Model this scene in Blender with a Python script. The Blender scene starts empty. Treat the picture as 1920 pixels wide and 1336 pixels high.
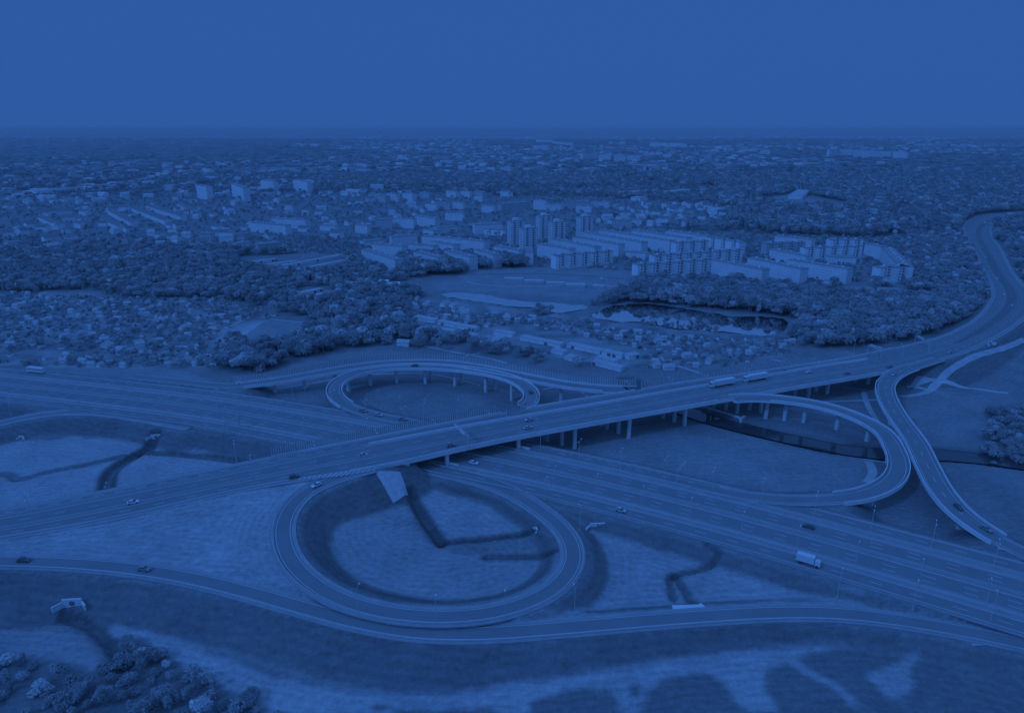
import bpy, bmesh, math, random
import numpy as np
from mathutils import Vector
sc = bpy.context.scene
R = math.radians
rng = random.Random(7)
nr = np.random.RandomState(11)

# ------------------------------------------------------------------ camera
F = 1274.0; PITCH = R(18.5); CAMH = 150.0          # focal length in 1920-wide pixels
cam = bpy.data.cameras.new('camera'); co = bpy.data.objects.new('camera', cam)
sc.collection.objects.link(co)
cam.sensor_width = 36.0; cam.lens = 36.0 * F / 1920.0
cam.clip_start = 1.0; cam.clip_end = 200000.0
co.location = (0, 0, CAMH); co.rotation_euler = (R(90) - PITCH, 0, 0)
sc.camera = co
sc.view_settings.view_transform = 'Standard'; sc.view_settings.look = 'None'
sc.view_settings.exposure = 0.0; sc.view_settings.gamma = 1.0
sc.cycles.use_denoising = True
sc.cycles.max_bounces = 9; sc.cycles.diffuse_bounces = 6; sc.cycles.volume_bounces = 1
sc.cycles.transparent_max_bounces = 12

# ------------------------------------------------------------------ light: the whole photograph is toned blue, so the daylight is
BLUE = (0.0745, 0.283, 1.0)
SUN_AZ = math.atan2(-0.55, -0.74); SUN_EL = R(38)
w = bpy.data.worlds.new('World'); sc.world = w; w.use_nodes = True
nt = w.node_tree; nt.nodes.clear()
sky = nt.nodes.new('ShaderNodeTexSky'); sky.sky_type = 'NISHITA'; sky.sun_disc = False
sky.sun_elevation = SUN_EL; sky.sun_rotation = R(90) - SUN_AZ; sky.air_density = 1.0; sky.dust_density = 2.0
bw = nt.nodes.new('ShaderNodeRGBToBW'); nt.links.new(sky.outputs[0], bw.inputs[0])
mm = nt.nodes.new('ShaderNodeMath'); mm.operation = 'MULTIPLY_ADD'
nt.links.new(bw.outputs[0], mm.inputs[0]); mm.inputs[1].default_value = 0.012; mm.inputs[2].default_value = 3.62
tcw = nt.nodes.new('ShaderNodeTexCoord'); spw = nt.nodes.new('ShaderNodeSeparateXYZ'); nt.links.new(tcw.outputs['Generated'], spw.inputs[0])
zr = nt.nodes.new('ShaderNodeMapRange'); zr.interpolation_type = 'SMOOTHSTEP'; nt.links.new(spw.outputs[2], zr.inputs[0]); zr.inputs[1].default_value = .17; zr.inputs[2].default_value = .75; zr.inputs[3].default_value = 1.0; zr.inputs[4].default_value = 2.1
mz = nt.nodes.new('ShaderNodeMath'); mz.operation = 'MULTIPLY'; nt.links.new(mm.outputs[0], mz.inputs[0]); nt.links.new(zr.outputs[0], mz.inputs[1])
cb = nt.nodes.new('ShaderNodeVectorMath'); cb.operation = 'SCALE'; cb.inputs[0].default_value = BLUE
nt.links.new(mz.outputs[0], cb.inputs['Scale'])
bg = nt.nodes.new('ShaderNodeBackground'); bg.inputs['Strength'].default_value = 0.1
nt.links.new(cb.outputs[0], bg.inputs['Color'])
wo = nt.nodes.new('ShaderNodeOutputWorld'); nt.links.new(bg.outputs[0], wo.inputs['Surface'])
sl = bpy.data.lights.new('sun', 'SUN'); sl.energy = 2.0; sl.angle = R(4); sl.color = (0.032, 0.122, 0.43)
so = bpy.data.objects.new('sun', sl); sc.collection.objects.link(so)
sd = Vector((math.cos(SUN_AZ) * math.cos(SUN_EL), math.sin(SUN_AZ) * math.cos(SUN_EL), math.sin(SUN_EL)))
so.rotation_euler = sd.to_track_quat('Z', 'Y').to_euler(); so.location = (0, 0, 400)

# ------------------------------------------------------------------ projection helpers (photo pixel -> point on a level of the place)
def at(px, py, z=0.0):
    u = (px - 960) / F; v = (668 - py) / F
    dy = math.cos(PITCH) + v * math.sin(PITCH); dz = -math.sin(PITCH) + v * math.cos(PITCH)
    t = (z - CAMH) / dz
    return (u * t, dy * t, z)
def pix(x, y, z):
    f = y * math.cos(PITCH) - (z - CAMH) * math.sin(PITCH); u = y * math.sin(PITCH) + (z - CAMH) * math.cos(PITCH)
    return 960 + F * x / f, 668 - F * u / f
def catmull(P, step=3.0):
    P = np.array(P, float); n = len(P); out = []
    for i in range(n - 1):
        p0 = P[max(i - 1, 0)]; p1 = P[i]; p2 = P[i + 1]; p3 = P[min(i + 2, n - 1)]
        L = np.linalg.norm((p2 - p1)[:2]); k = max(1, int(L / step))
        # centripetal
        t0 = 0.; d = lambda a, b: max(np.linalg.norm((b - a)[:2]), 1e-6) ** .5
        t1 = t0 + (d(p0, p1) if i > 0 else 1.); t2 = t1 + d(p1, p2); t3 = t2 + (d(p2, p3) if i < n - 2 else 1.)
        if i == 0: p0 = p1 - (p2 - p1) * (t1 - t0) / (t2 - t1)
        if i == n - 2: p3 = p2 + (p2 - p1) * (t3 - t2) / (t2 - t1)
        for j in range(k):
            t = t1 + (t2 - t1) * j / k
            A1 = (t1 - t) / (t1 - t0) * p0 + (t - t0) / (t1 - t0) * p1
            A2 = (t2 - t) / (t2 - t1) * p1 + (t - t1) / (t2 - t1) * p2
            A3 = (t3 - t) / (t3 - t2) * p2 + (t - t2) / (t3 - t2) * p3
            B1 = (t2 - t) / (t2 - t0) * A1 + (t - t0) / (t2 - t0) * A2
            B2 = (t3 - t) / (t3 - t1) * A2 + (t - t1) / (t3 - t1) * A3
            out.append((t2 - t) / (t2 - t1) * B1 + (t - t1) / (t2 - t1) * B2)
    out.append(P[-1]); return np.array(out)
def smooth(a, k):
    if k < 1: return a
    w_ = np.ones(2 * k + 1) / (2 * k + 1)
    pad = np.concatenate([2 * a[:1] - a[k:0:-1], a, 2 * a[-1:] - a[-2:-k - 2:-1]]) if a.ndim > 1 else np.concatenate([np.repeat(a[:1], k), a, np.repeat(a[-1:], k)])
    if a.ndim == 1: return np.convolve(pad, w_, 'valid')
    return np.stack([np.convolve(pad[:, c], w_, 'valid') for c in range(a.shape[1])], 1)
class Line:
    """a smooth ground line traced through photo points at known heights"""
    def __init__(s, pts, step=3.0, sm=3):
        W = [at(*p) for p in pts]
        s.p = smooth(catmull(W, step), sm)
        d = np.diff(s.p[:, :2], axis=0); l = np.hypot(d[:, 0], d[:, 1])
        s.s = np.concatenate([[0], np.cumsum(l)]); s.L = s.s[-1]
        t = np.gradient(s.p[:, :2], axis=0); t /= np.maximum(np.hypot(t[:, 0], t[:, 1]), 1e-9)[:, None]
        s.t = t; s.n = np.stack([-t[:, 1], t[:, 0]], 1)      # n = left of travel
    def near(s, x, y):
        i = int(np.argmin((s.p[:, 0] - x) ** 2 + (s.p[:, 1] - y) ** 2)); dx = x - s.p[i, 0]; dy = y - s.p[i, 1]
        return s.s[i] + dx * s.t[i, 0] + dy * s.t[i, 1], dx * s.n[i, 0] + dy * s.n[i, 1], s.p[i, 2]
    def snear(s, px, py):
        z = s.p[len(s.p) // 2, 2]
        for _ in range(6):
            q = at(px, py, z); a, b, z = s.near(q[0], q[1])
        return a, b
    def offs(s, pts):
        """offset function through traced pixels: array of offsets at each sample"""
        k = sorted(s.snear(*p) for p in pts)
        return np.interp(s.s, [a for a, b in k], [b for a, b in k])
    def at_s(s, q, off=0.0):
        x = np.interp(q, s.s, s.p[:, 0]); y = np.interp(q, s.s, s.p[:, 1]); z = np.interp(q, s.s, s.p[:, 2])
        tx = np.interp(q, s.s, s.t[:, 0]); ty = np.interp(q, s.s, s.t[:, 1]); l = math.hypot(tx, ty); tx /= l; ty /= l
        return np.array([x - ty * off, y + tx * off, z]), math.atan2(ty, tx)
    def off_at(s, arr, q): return float(np.interp(q, s.s, arr)) if hasattr(arr, '__len__') else float(arr)

# ------------------------------------------------------------------ mesh helpers
class MB:
    def __init__(s): s.v = []; s.f = []; s.m = []
    def quadv(s, vs, m=0):
        b = len(s.v); s.v += [tuple(map(float, v)) for v in vs]; s.f.append(tuple(range(b, b + len(vs)))); s.m.append(m)
    def box(s, cx, cy, z0, lx, ly, h, a=0.0, m=0, taper=1.0):
        c, sn = math.cos(a), math.sin(a); b = len(s.v)
        for k, z in ((1.0, z0), (taper, z0 + h)):
            for sx, sy in ((-1, -1), (1, -1), (1, 1), (-1, 1)):
                x = sx * lx / 2 * k; y = sy * ly / 2 * k
                s.v.append((cx + x * c - y * sn, cy + x * sn + y * c, z))
        for f in ((3, 2, 1, 0), (4, 5, 6, 7), (0, 1, 5, 4), (1, 2, 6, 5), (2, 3, 7, 6), (3, 0, 4, 7)):
            s.f.append(tuple(b + i for i in f)); s.m.append(m)
    def prism(s, poly, z0, z1, m=0):
        n = len(poly); b = len(s.v)
        s.v += [(p[0], p[1], z0) for p in poly] + [(p[0], p[1], z1) for p in poly]
        s.f.append(tuple(b + i for i in reversed(range(n)))); s.m.append(m)
        s.f.append(tuple(b + n + i for i in range(n))); s.m.append(m)
        for i in range(n):
            j = (i + 1) % n; s.f.append((b + i, b + j, b + n + j, b + n + i)); s.m.append(m)
    def tube(s, p, q, r0, r1=None, n=8, m=0):
        r1 = r0 if r1 is None else r1
        p = Vector(p); q = Vector(q); d = (q - p).normalized(); a = d.orthogonal().normalized(); c = d.cross(a); b = len(s.v)
        for o, r in ((p, r0), (q, r1)):
            for i in range(n):
                t = 2 * math.pi * i / n; s.v.append(tuple(o + (a * math.cos(t) + c * math.sin(t)) * r))
        for i in range(n):
            j = (i + 1) % n; s.f.append((b + i, b + j, b + n + j, b + n + i)); s.m.append(m)
        s.f.append(tuple(b + i for i in reversed(range(n)))); s.f.append(tuple(b + n + i for i in range(n))); s.m += [m, m]
    def strip(s, sections, m=0, closed=False):
        """sections: list of lists of points (same length); skins between them"""
        k = len(sections[0]); b = len(s.v)
        for sec in sections: s.v += [tuple(map(float, p)) for p in sec]
        for i in range(len(sections) - 1):
            for j in range(k if closed else k - 1):
                j2 = (j + 1) % k
                s.f.append((b + i * k + j, b + (i + 1) * k + j, b + (i + 1) * k + j2, b + i * k + j2)); s.m.append(m)
        if closed:
            s.f.append(tuple(b + j for j in range(k))); e = b + (len(sections) - 1) * k
            s.f.append(tuple(e + j for j in reversed(range(k)))); s.m += [m, m]
    def build(s, name, mats, parent=None, smooth_=False):
        me = bpy.data.meshes.new(name); me.from_pydata(s.v, [], s.f)
        if not isinstance(mats, (list, tuple)): mats = [mats]
        for mt in mats: me.materials.append(mt)
        if len(mats) > 1: me.polygons.foreach_set('material_index', s.m)
        if smooth_: me.polygons.foreach_set('use_smooth', [True] * len(me.polygons))
        me.update()
        return link(name, me, parent)
def link(name, me, parent=None, loc=None, rz=0.0, scale=None):
    o = bpy.data.objects.new(name, me); sc.collection.objects.link(o)
    if parent is not None: o.parent = parent
    if loc is not None: o.location = loc
    if rz: o.rotation_euler = (0, 0, rz)
    if scale is not None: o.scale = scale if hasattr(scale, '__len__') else (scale,) * 3
    return o
def tag(o, label=None, cat=None, group=None, kind=None):
    if label: o['label'] = label
    if cat: o['category'] = cat
    if group: o['group'] = group
    if kind: o['kind'] = kind
    return o
def empty(name, loc=(0, 0, 0), rz=0.0):
    o = bpy.data.objects.new(name, None); sc.collection.objects.link(o); o.location = loc; o.rotation_euler = (0, 0, rz); o.empty_display_size = 1
    return o
ORD = ['first', 'second', 'third', 'fourth', 'fifth', 'sixth', 'seventh', 'eighth', 'ninth', 'tenth', 'eleventh', 'twelfth', 'thirteenth',
       'fourteenth', 'fifteenth', 'sixteenth', 'seventeenth', 'eighteenth', 'nineteenth', 'twentieth']
def ordn(i):
    if i >= 99: return 'hundred-' + (ordn(i - 100) if i > 99 else 'th')
    if i < 20: return ORD[i]
    t = ['twenty', 'thirty', 'forty', 'fifty', 'sixty', 'seventy', 'eighty', 'ninety'][(i + 1) // 10 - 2]; u = (i + 1) % 10
    return t + '-' + ORD[u - 1] if u else t[:-1] + 'ieth'

# ------------------------------------------------------------------ materials
def mat(name, a, var=0.12, scale=0.15, rough=0.85, stretch=None, fine=None, spec=0.2, bump=0.0):
    m = bpy.data.materials.new(name); m.use_nodes = True; t = m.node_tree; bs = t.nodes['Principled BSDF']
    bs.inputs['Roughness'].default_value = rough; bs.inputs['Specular IOR Level'].default_value = spec
    tc = t.nodes.new('ShaderNodeTexCoord'); src = tc.outputs['Object']
    if stretch:
        mp = t.nodes.new('ShaderNodeMapping'); mp.inputs['Scale'].default_value = stretch; t.links.new(src, mp.inputs[0]); src = mp.outputs[0]
    n = t.nodes.new('ShaderNodeTexNoise'); n.inputs['Scale'].default_value = scale; n.inputs['Detail'].default_value = 5; n.inputs['Roughness'].default_value = .62
    t.links.new(src, n.inputs['Vector'])
    mr = t.nodes.new('ShaderNodeMapRange'); mr.inputs[1].default_value = .3; mr.inputs[2].default_value = .7
    mr.inputs[3].default_value = a * (1 - var); mr.inputs[4].default_value = a * (1 + var)
    t.links.new(n.outputs[0], mr.inputs[0]); t.links.new(mr.outputs[0], bs.inputs['Base Color'])
    return m
ASPH = mat('asphalt', .245, .07, .08, stretch=(1, 1, 1))
ASPH2 = mat('worn_asphalt', .30, .07, .1)
SHOULD = mat('gravel_verge', .355, .12, .2)
MARK = mat('road_paint', .56, .06, .4, rough=.6)
CONC = mat('concrete', .68, .08, .12)
CONCD = mat('weathered_concrete', .42, .12, .2)
PAVER = mat('paved_cone', .44, .14, .6)
STEEL = mat('galvanised_steel', .5, .08, .5, rough=.5, spec=.4)
STEELD = mat('dark_steel', .20, .1, .5, rough=.5)
PATH = mat('sandy_track', .46, .14, .12)
WATERM = mat('water_surface', .93, .0, .1, rough=.03, spec=.9); WATERM.node_tree.nodes['Principled BSDF'].inputs['Metallic'].default_value = 1.0
WATERC = mat('canal_water', .06, .0, .1, rough=.05, spec=.5)
PAINTW = mat('white_paint', .66, .05, .6, rough=.5)
GLASSD = mat('dark_glass', .10, .1, .6, rough=.15, spec=.6)
RUBBER = mat('rubber', .08, .1, .6)

# ------------------------------------------------------------------ the roads, traced
A = Line([(-260, 690, 6), (0, 719, 6), (200, 741, 6), (400, 766, 6), (650, 809, 6), (1000, 876, 6), (1200, 922, 6), (1400, 972, 6), (1650, 1041, 6), (1920, 1117, 6), (2180, 1192, 6)], sm=6)
B = Line([(-260, 1030, 6.2), (0, 992, 7), (200, 955, 8.3), (400, 912, 10), (500, 892, 11), (600, 873.5, 11.9), (700, 855, 12.6), (877, 820, 13), (979, 800, 13), (1100, 778, 13), (1240, 754, 13), (1334, 736, 13),
          (1446, 717, 12.8), (1559, 699, 12.3), (1640, 686, 11.6), (1719, 668, 10.8), (1783, 647, 9.6), (1850, 612, 7.5), (1886, 583, 6), (1897, 562, 5), (1893, 543, 4), (1872, 514, 3), (1847, 466, 1.5), (1834, 440, 1), (1846, 418, 1), (1880, 407, 1), (1960, 401, 1)], sm=4)
BL0 = B.offs([(0, 955), (200, 919), (400, 879), (510, 857), (700, 820), (804, 800), (887, 784), (930, 777), (990, 765), (1100, 747), (1198, 731), (1240, 723), (1334, 710), (1409, 699), (1502, 685), (1600, 669),
              (1650, 657), (1714, 644), (1766, 631), (1822, 604), (1854, 570), (1862, 554), (1860, 536), (1849, 513), (1815, 446), (1808, 423), (1826, 408), (1862, 400), (1920, 396)])
BL1 = B.offs([(0, 970), (200, 931), (400, 893), (500, 873), (600, 852), (700, 832), (854, 803), (970, 783), (1096, 762), (1240, 736.5), (1330, 722.5), (1401, 711), (1465, 700), (1540, 686), (1626, 674)])
BL3 = B.offs([(0, 1008), (200, 975), (400, 929), (500, 907), (700, 879), (800, 856), (900, 833), (1100, 796), (1240, 770.5), (1290, 761.5), (1360, 750), (1424, 738.5), (1487, 727), (1600, 709), (1640, 701), (1719, 684),
              (1785, 668), (1860, 636), (1920, 597), (1898, 509), (1872, 459), (1858, 435), (1867, 416), (1920, 403)])
BL0 = smooth(BL0, 6); BL1 = smooth(BL1, 6); BL3 = smooth(BL3, 6)
RC = Line([(-200, 1052, 8), (0, 1051, 8), (100, 1053, 8), (267, 1067, 7.8), (400, 1092, 7.4), (533, 1128, 7), (640, 1158, 6.5), (740, 1180, 6.2), (840, 1188, 5.8), (940, 1185, 5.4), (1100, 1172, 4.8), (1280, 1157, 4.2), (1480, 1146, 3.7),
           (1613, 1151, 3.6), (1747, 1171, 4), (1920, 1205, 5), (2120, 1258, 6)], sm=4)
LP = Line([(700, 848, 6), (760, 865, 6), (812, 880, 6), (870, 893, 6), (935, 912, 6), (1003, 948, 6), (1050, 985, 6), (1076, 1020, 6), (1079, 1045, 6.1), (1066, 1080, 6.2), (1030, 1110, 6.3), (985, 1131, 6.4), (930, 1147, 6.6), (840, 1156, 6.9), (740, 1150, 7.2),
           (645, 1126, 7.6), (593, 1098, 8), (553, 1063, 8.4), (532, 1025, 8.9), (528, 990, 9.4), (536, 960, 10), (560, 930, 10.7), (592, 909, 11.2), (640, 892, 11.9), (700, 875, 12.5), (760, 861, 12.85)], sm=3)
R1 = Line([(250, 705, 6), (340, 714, 6), (433, 723, 6.4), (525, 713, 8), (608, 698, 10), (692, 684.5, 11.5), (796, 679.5, 12.3), (850, 682, 12.6), (900, 690, 12.8), (1004, 711, 13), (1077, 724, 13), (1171, 731, 13), (1254, 726, 13), (1340, 713, 13)], sm=4)
L2 = Line([(930, 780, 13), (960, 770, 13), (985, 760, 13), (997, 748, 13), (996, 735, 13), (978, 719, 12.9), (947, 706, 12.8), (900, 696, 12.6), (850, 690, 12.3), (800, 687, 12), (740, 688, 11.4), (690, 694, 10.8), (650, 706, 10), (629, 721, 9.3), (625, 735, 8.6), (635, 750, 7.8), (655, 762, 7.1),
           (700, 777, 6.5), (760, 788.5, 6.1), (830, 804, 6), (900, 820, 6)], sm=2)
RD = Line([(1270, 766, 13), (1335, 753, 13), (1400, 745, 13), (1460, 748, 12.8), (1540, 760, 12.3), (1600, 779, 11.5), (1651, 805, 10.7), (1676, 840, 10), (1686, 877, 9.2), (1672, 903, 8.6), (1625, 926, 8), (1560, 935, 7.3), (1480, 936, 6.7), (1400, 929, 6.3), (1330, 915, 6.1), (1260, 899, 6), (1200, 885, 6)], sm=2)
RE = Line([(1760, 672, 11.2), (1725, 683, 11.6), (1695, 692, 11.9), (1672, 705, 12), (1659, 724, 12), (1664, 748, 11.9), (1685, 785, 11.5), (1716, 827, 11), (1738, 872, 10.4), (1762, 917, 9.7), (1800, 962, 8.8), (1866, 1008, 7.4), (1925, 1038, 6.6), (2010, 1072, 6.2), (2120, 1112, 6)], sm=2)
RW = Line([(-200, 868, 5.6), (-120, 832, 5.8), (-40, 803, 6), (0, 792, 6), (60, 778.5, 6), (120, 771, 6), (190, 772, 6), (270, 784, 6), (360, 800, 6)], sm=4)
def srange(ln, p, q):
    a, _ = ln.snear(*p); b, _ = ln.snear(*q); return min(a, b), max(a, b)
sB0, _ = B.snear(742, 846); sB1, _ = B.snear(1722, 667)        # viaduct span of the expressway
sR1a, _ = R1.snear(462, 720)
sL2b, _ = L2.snear(650, 759)
sRDb, _ = RD.snear(1572, 934)
sREa, _ = RE.snear(1708, 687); sREb, _ = RE.snear(1872, 1011)
sLPend = LP.L - 14

# corridors for the terrain: (points, halfwidth, on-earth mask)
def corr(ln, lo, hi, mask=None):
    mid = (np.asarray(lo) + np.asarray(hi)) / 2 * np.ones(len(ln.s)); hw = (np.asarray(hi) - np.asarray(lo)) / 2 * np.ones(len(ln.s))
    P = np.column_stack([ln.p[:, :2] + ln.n * mid[:, None], ln.p[:, 2]])
    if mask is None: mask = np.ones(len(P), bool)
    return P, hw, mask
AHW = 22.5
CORR = [
    corr(RC, -3.6, 3.6), corr(LP, -3.8, 3.8, LP.s < sLPend - 8), corr(B, BL3, BL0, (B.s < B.snear(708, 853)[0]) | (B.s > sB1)),
    corr(R1, -3.6, 3.6, R1.s < sR1a), corr(RW, -4.2, 4.2), corr(L2, -4, 4, L2.s > sL2b), corr(RD, -4, 4, RD.s > sRDb), corr(RE, -3.9, 3.9, RE.s > sREb),
    corr(A, -AHW, AHW),
]
# ------------------------------------------------------------------ terrain
def inpoly(px, py, poly):
    r = np.zeros(px.shape, bool); n = len(poly); j = n - 1
    for i in range(n):
        xi, yi = poly[i]; xj, yj = poly[j]
        if yi != yj: r ^= ((yi > py) != (yj > py)) & (px < (xj - xi) * (py - yi) / (yj - yi) + xi)
        j = i
    return r
def axis(lo, hi, st, far, g=1.03):
    c = list(np.arange(lo, hi, st)); s_ = st; x = c[-1]; up = []
    while x < far[1]: s_ *= g; x += s_; up.append(x)
    s_ = st; x = lo; dn = []
    while x > far[0]: s_ *= g; x -= s_; dn.append(x)
    return np.array(dn[::-1] + c + up)
XS = axis(-320, 380, 1.05, (-70000, 70000)); YS = axis(140, 470, 1.05, (-600, 90000))
XS = XS[::1]; GX, GY = np.meshgrid(XS, YS); NX, NY = len(XS), len(YS)
gx = GX.ravel(); gy = GY.ravel()
def nearest(P, X, Y):
    """index of the nearest point of P for every X,Y (chunked)"""
    idx = np.empty(len(X), int); dd = np.empty(len(X))
    for a in range(0, len(X), 20000):
        D = (X[a:a + 20000, None] - P[None, :, 0]) ** 2 + (Y[a:a + 20000, None] - P[None, :, 1]) ** 2
        i = D.argmin(1); idx[a:a + 20000] = i; dd[a:a + 20000] = np.sqrt(D[np.arange(len(i)), i])
    return idx, dd
gz = np.zeros(len(gx))
LPpoly = [tuple(p[:2]) for p in LP.p[::3]]
gz[inpoly(gx, gy, LPpoly)] = 2.6
# right-hand field and lower right ground
RF = [at(*p) for p in ((1090, 960, 2), (1700, 1130, 2), (1650, 1150, 2), (1480, 1143, 2), (1280, 1155, 2), (1040, 1170, 2))]
gz[inpoly(gx, gy, [p[:2] for p in RF])] = 1.8
# plateau between the expressway, the loop and the lower ramp
pl = [at(0, 1007, 7)[:2], at(-250, 1040, 7)[:2], at(-300, 1052, 7)[:2], at(0, 1051, 8)[:2], at(267, 1067, 7.8)[:2], at(533, 1128, 7)[:2], at(740, 1175, 6.5)[:2], at(900, 1170, 6.2)[:2], at(840, 1156, 6.9)[:2], at(645, 1126, 7.6)[:2], at(553, 1063, 8.4)[:2],
      at(530, 990, 9.4)[:2], at(560, 930, 10.7)[:2], at(592, 909, 11.2)[:2], at(600, 886, 11.9)[:2], at(400, 928, 10)[:2], at(200, 975, 8.3)[:2]]
m_ = inpoly(gx, gy, pl)
S_ = np.vstack([LP.p[::4], RC.p[::4], (np.column_stack([B.p[:, :2] + B.n * BL3[:, None], B.p[:, 2]]))[B.s < sB0][::4]])
ii = np.where(m_)[0]; D = (gx[ii, None] - S_[None, :, 0]) ** 2 + (gy[ii, None] - S_[None, :, 1]) ** 2 + 4
W_ = 1 / D ** 1.5; gz[ii] = (W_ * S_[None, :, 2]).sum(1) / W_.sum(1) - .5
def dense(P, hw, mk):
    n = len(P); q = np.arange(0, n - 1 + 1e-9, 1 / 3.0); i = np.arange(n); keep = np.interp(q, i, mk.astype(float)) > .5
    return np.column_stack([np.interp(q, i, P[:, c]) for c in range(3)])[keep], np.interp(q, i, hw)[keep]
for P, hw, mk in CORR:
    P_, H_ = dense(P, hw, mk)
    bx = (gx > P_[:, 0].min() - 60) & (gx < P_[:, 0].max() + 60) & (gy > P_[:, 1].min() - 60) & (gy < P_[:, 1].max() + 60)
    k = np.where(bx)[0]
    if not len(k): continue
    i, d = nearest(P_, gx[k], gy[k])
    h = P_[i, 2] - .35 - np.maximum(0, d - H_[i] - 2.2) / 1.75
    gz[k] = np.maximum(gz[k], h)
def blur(a, n):
    a = a.reshape(NY, NX).copy()
    for _ in range(n):
        a[1:-1] = a[1:-1] * .5 + (a[:-2] + a[2:]) * .25; a[:, 1:-1] = a[:, 1:-1] * .5 + (a[:, :-2] + a[:, 2:]) * .25
    return a.ravel()
gz = np.where(gy < 560, blur(gz, 3), gz)
isroad = np.zeros(len(gx), bool)
for P, hw, mk in CORR:
    P_, H_ = dense(P, hw, mk)
    bx = (gx > P_[:, 0].min() - 40) & (gx < P_[:, 0].max() + 40) & (gy > P_[:, 1].min() - 40) & (gy < P_[:, 1].max() + 40)
    k = np.where(bx)[0]
    i, d = nearest(P_, gx[k], gy[k]); c = d < H_[i] + 1.0
    gz[k[c]] = np.minimum(gz[k[c]], P_[i[c], 2] - .45); isroad[k[c]] = True
# ditches, canal, ponds: carved
def carve(pts, wd, dep, flat=0.0, z=0.0):
    P = catmull([at(*p, z) for p in pts], 2.0)
    bx = (gx > P[:, 0].min() - 20) & (gx < P[:, 0].max() + 20) & (gy > P[:, 1].min() - 20) & (gy < P[:, 1].max() + 20)
    k = np.where(bx)[0]; i, d = nearest(P, gx[k], gy[k])
    f = np.clip((wd - d) / max(wd - flat, .1), 0, 1); f = f ** .8
    gz[k] -= dep * f
    return k, f
DIT = []
DIT.append(carve([(292, 826), (275, 842), (245, 858), (215, 876), (203, 893), (200, 925)], 3.8, 2.4, .8))
DIT.append(carve([(268, 848), (340, 852), (400, 858), (480, 870)], 2.4, 1.4, .3))
DIT.append(carve([(-60, 893), (15, 889), (35, 899), (90, 884), (150, 873), (228, 856)], 2.6, .9, .3))
DIT.append(carve([(772, 930), (785, 955), (805, 985), (828, 1017)], 2.8, 2.0, .6, 2.6))
DIT.append(carve([(828, 1017), (900, 1010), (960, 1003), (1005, 998)], 1.7, 1.5, .4, 2.6))
DIT.append(carve([(912, 1044), (960, 1043), (1035, 1043)], 1.8, 1.3, .4, 2.6))
DIT.append(carve([(1262, 1120), (1258, 1080), (1290, 1072), (1335, 1060), (1345, 1048), (1325, 1036)], 1.5, 1.2, .3, 1.8))
DIT.append(carve([(1265, 1078), (1280, 1100), (1296, 1125)], 1.8, 1.0, .5, 1.8))
DIT.append(carve([(120, 1158), (170, 1175), (210, 1215), (240, 1260)], 2.4, 1.4, .5))
k_can, f_can = carve([(1180, 715), (1240, 748), (1330, 783), (1420, 806), (1500, 824), (1570, 838), (1650, 848), (1760, 850), (1850, 858), (2000, 880)], 9, 2.6, 5.0)
PONDS = [
    ('pond', [(822, 551), (850, 547), (905, 551), (935, 558), (1000, 566), (1040, 567), (1075, 572), (1102, 573), (1098, 578), (1080, 583), (1050, 587), (1025, 583), (1005, 577), (960, 575), (915, 567), (880, 563), (840, 557)]),
    ('pond', [(1105, 592), (1130, 580), (1150, 572), (1210, 568), (1250, 572), (1300, 580), (1370, 592), (1420, 592), (1468, 596), (1480, 606), (1470, 620), (1440, 629), (1400, 626), (1352, 622), (1300, 618), (1270, 617), (1240, 610), (1210, 604), (1160, 604), (1130, 598)]),
]
pxg, pyg = np.zeros(len(gx)), np.zeros(len(gx))
vis = gy > 60
ff = gy * math.cos(PITCH) - (gz - CAMH) * math.sin(PITCH); uu = gy * math.sin(PITCH) + (gz - CAMH) * math.cos(PITCH)
ff = np.maximum(ff, 1.0); pxg = 960 + F * gx / ff; pyg = 668 - F * uu / ff
pxg[~vis] = -1e5
for nm, poly in PONDS:
    W0 = np.array([at(x, y, 0)[:2] for x, y in poly])
    k = np.where((gx > W0[:, 0].min() - 60) & (gx < W0[:, 0].max() + 60) & (gy > W0[:, 1].min() - 60) & (gy < W0[:, 1].max() + 60))[0]
    ins = inpoly(gx[k], gy[k], [tuple(p) for p in W0]); gz[k[ins]] = -.9
# gentle relief
def vnoise(x, y, s, seed):
    x = x / s + seed * 13.7; y = y / s + seed * 7.3; xi = np.floor(x).astype(int); yi = np.floor(y).astype(int); fx = x - xi; fy = y - yi
    fx = fx * fx * (3 - 2 * fx); fy = fy * fy * (3 - 2 * fy)
    def h(a, b): v = np.sin(a * 127.1 + b * 311.7 + seed * 17.0) * 43758.5453; return v - np.floor(v)
    return (h(xi, yi) * (1 - fx) + h(xi + 1, yi) * fx) * (1 - fy) + (h(xi, yi + 1) * (1 - fx) + h(xi + 1, yi + 1) * fx) * fy
near_ = (gy < 600)
gz += np.where(isroad, 0, np.where(near_, (vnoise(gx, gy, 7, 1) - .5) * .35 + (vnoise(gx, gy, 26, 2) - .5) * .5, 0))
far_ = np.clip((gy - 9000) / 15000, 0, 1)
gz += far_ * ((vnoise(gx, gy, 5200, 3) ** 1.5) * 80 + vnoise(gx, gy, 1700, 4) * 18)
gz += np.exp(-((gx - 1300) / 1500) ** 2 - ((gy - 24000) / 4000) ** 2) * 50
def ground_z(x, y):
    i = min(max(np.searchsorted(XS, x) - 1, 0), NX - 2); j = min(max(np.searchsorted(YS, y) - 1, 0), NY - 2)
    fx = (x - XS[i]) / (XS[i + 1] - XS[i]); fy = (y - YS[j]) / (YS[j + 1] - YS[j]); Z = GZ
    return float((Z[j, i] * (1 - fx) + Z[j, i + 1] * fx) * (1 - fy) + (Z[j + 1, i] * (1 - fx) + Z[j + 1, i + 1] * fx) * fy)
GZ = gz.reshape(NY, NX)
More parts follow.
